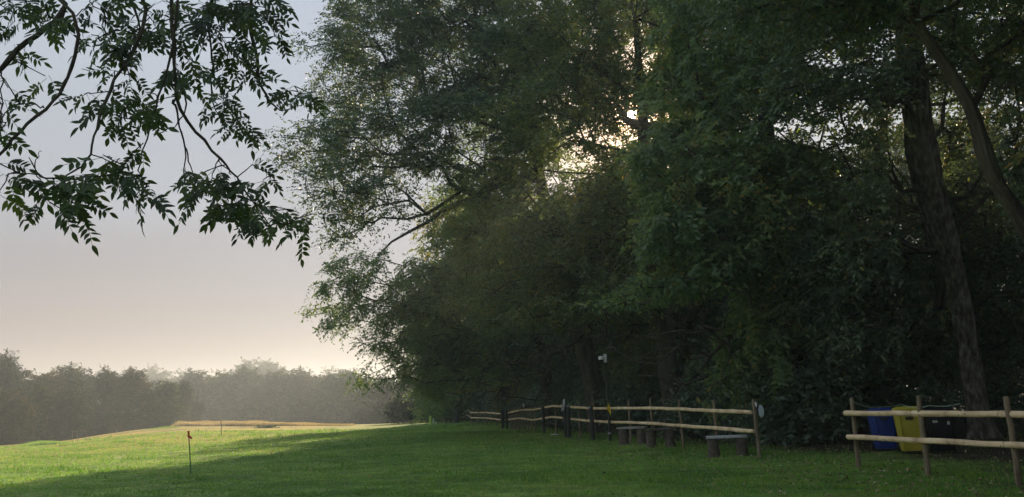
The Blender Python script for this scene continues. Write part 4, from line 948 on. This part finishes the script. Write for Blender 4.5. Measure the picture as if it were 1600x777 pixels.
    nodes = []; par = []; wood = np.array([tuple(p) for b_ in bl for p in b_])
    # fine twigs from each anchor to the nearest wood
    allp = wood; order = np.argsort(np.min(np.linalg.norm(pts[:, None] - wood[None], axis=2), axis=1)); mb = MB(); outs = {}
    for i in order:
        p = pts[i]; d = np.linalg.norm(allp - p, axis=1) + .35 * np.clip(p[2] - allp[:, 2], 0, None); j = int(np.argmin(d)); a = Vector(allp[j]); e = Vector(p)
        mid = a.lerp(e, .5) + Vector((r.uniform(-.02, .02), r.uniform(-.02, .02), .03 * (e - a).length)); q1 = a.lerp(mid, .5) + Vector((0, 0, .005))
        mb.tube([a - base, mid - base, e - base], [.0042, .0034, .0028], 5); allp = np.vstack([allp, [tuple(mid), tuple(e)]])
        outs[i] = (e - mid)
    mb.build('twigs', M_twig, t)['kind'] = 'stuff'
    todo = []
    for i, e in enumerate(anchors):
        o_ = outs[i]; o_ = o_.normalized() if o_.length > 1e-4 else Vector((0, 0, -1))
        for q in range(2 if i % 4 else 1):
            az = r.uniform(0, 6.28); d = (Vector((math.cos(az) * .95, math.sin(az) * .5, 0)) + Vector((0, 0, -r.uniform(.15, 1.0))) + o_ * .3).normalized()
            nrm = Vector((r.uniform(-.6, .6), -1.0, r.uniform(-.2, 1.0))); sd = nrm.cross(d).normalized(); nz = d.cross(sd).normalized()
            M_ = Matrix((d, sd, nz)).transposed().to_4x4(); s = r.uniform(.62, .98)
            todo.append((Matrix.Translation(e - base) @ M_ @ Matrix.Scale(s, 4), r.randrange(len(ALV)), e))
    # the 300 that show largest are leaves of their own, the rest one mass
    def rank(q):
        x, y = project(np.array(q[2])); return (0 if -20 < x < 600 and y > -10 else 1) * 100 + q[2].y - y * .002
    todo.sort(key=rank)
    for mx, k_, e in todo[:300]:
        o = bpy.data.objects.new('leaf', ALV[k_]); col.objects.link(o); o.parent = t; o.matrix_local = mx
    mb = MB()
    for mx, k_, e in todo[300:]:
        me = ALV[k_]; mb.add([mx @ v.co for v in me.vertices], [tuple(p.vertices) for p in me.polygons])
    if mb.n:
        o = mb.build('leaf_mass', M_ash, t, smooth=False); o['kind'] = 'stuff'
    print('ash leaves', len(todo))
overhang()

# ------------------------------------------------------------------ air
def haze():
    mb = MB(); mb.box((0, 500, (26 - 9.5) / 2), (3600, 4200, 35.5))
    m = bpy.data.materials.new('haze'); m.use_nodes = True; t = m.node_tree; t.nodes.clear()
    o_ = t.nodes.new('ShaderNodeOutputMaterial'); v = t.nodes.new('ShaderNodeVolumePrincipled')
    v.inputs['Color'].default_value = (.82, .91, 1.0, 1); v.inputs['Density'].default_value = .0012; v.inputs['Anisotropy'].default_value = .40
    t.links.new(v.outputs[0], o_.inputs['Volume'])
    o = mb.build('haze', m, None, smooth=False); o['kind'] = 'stuff'
    me = o.data
haze()
print('tris', sum(sum(len(p.vertices) - 2 for p in me.polygons) for me in bpy.data.meshes if len(me.polygons) < 2000) + sum(len(me.polygons) * 2 for me in bpy.data.meshes if len(me.polygons) >= 2000))
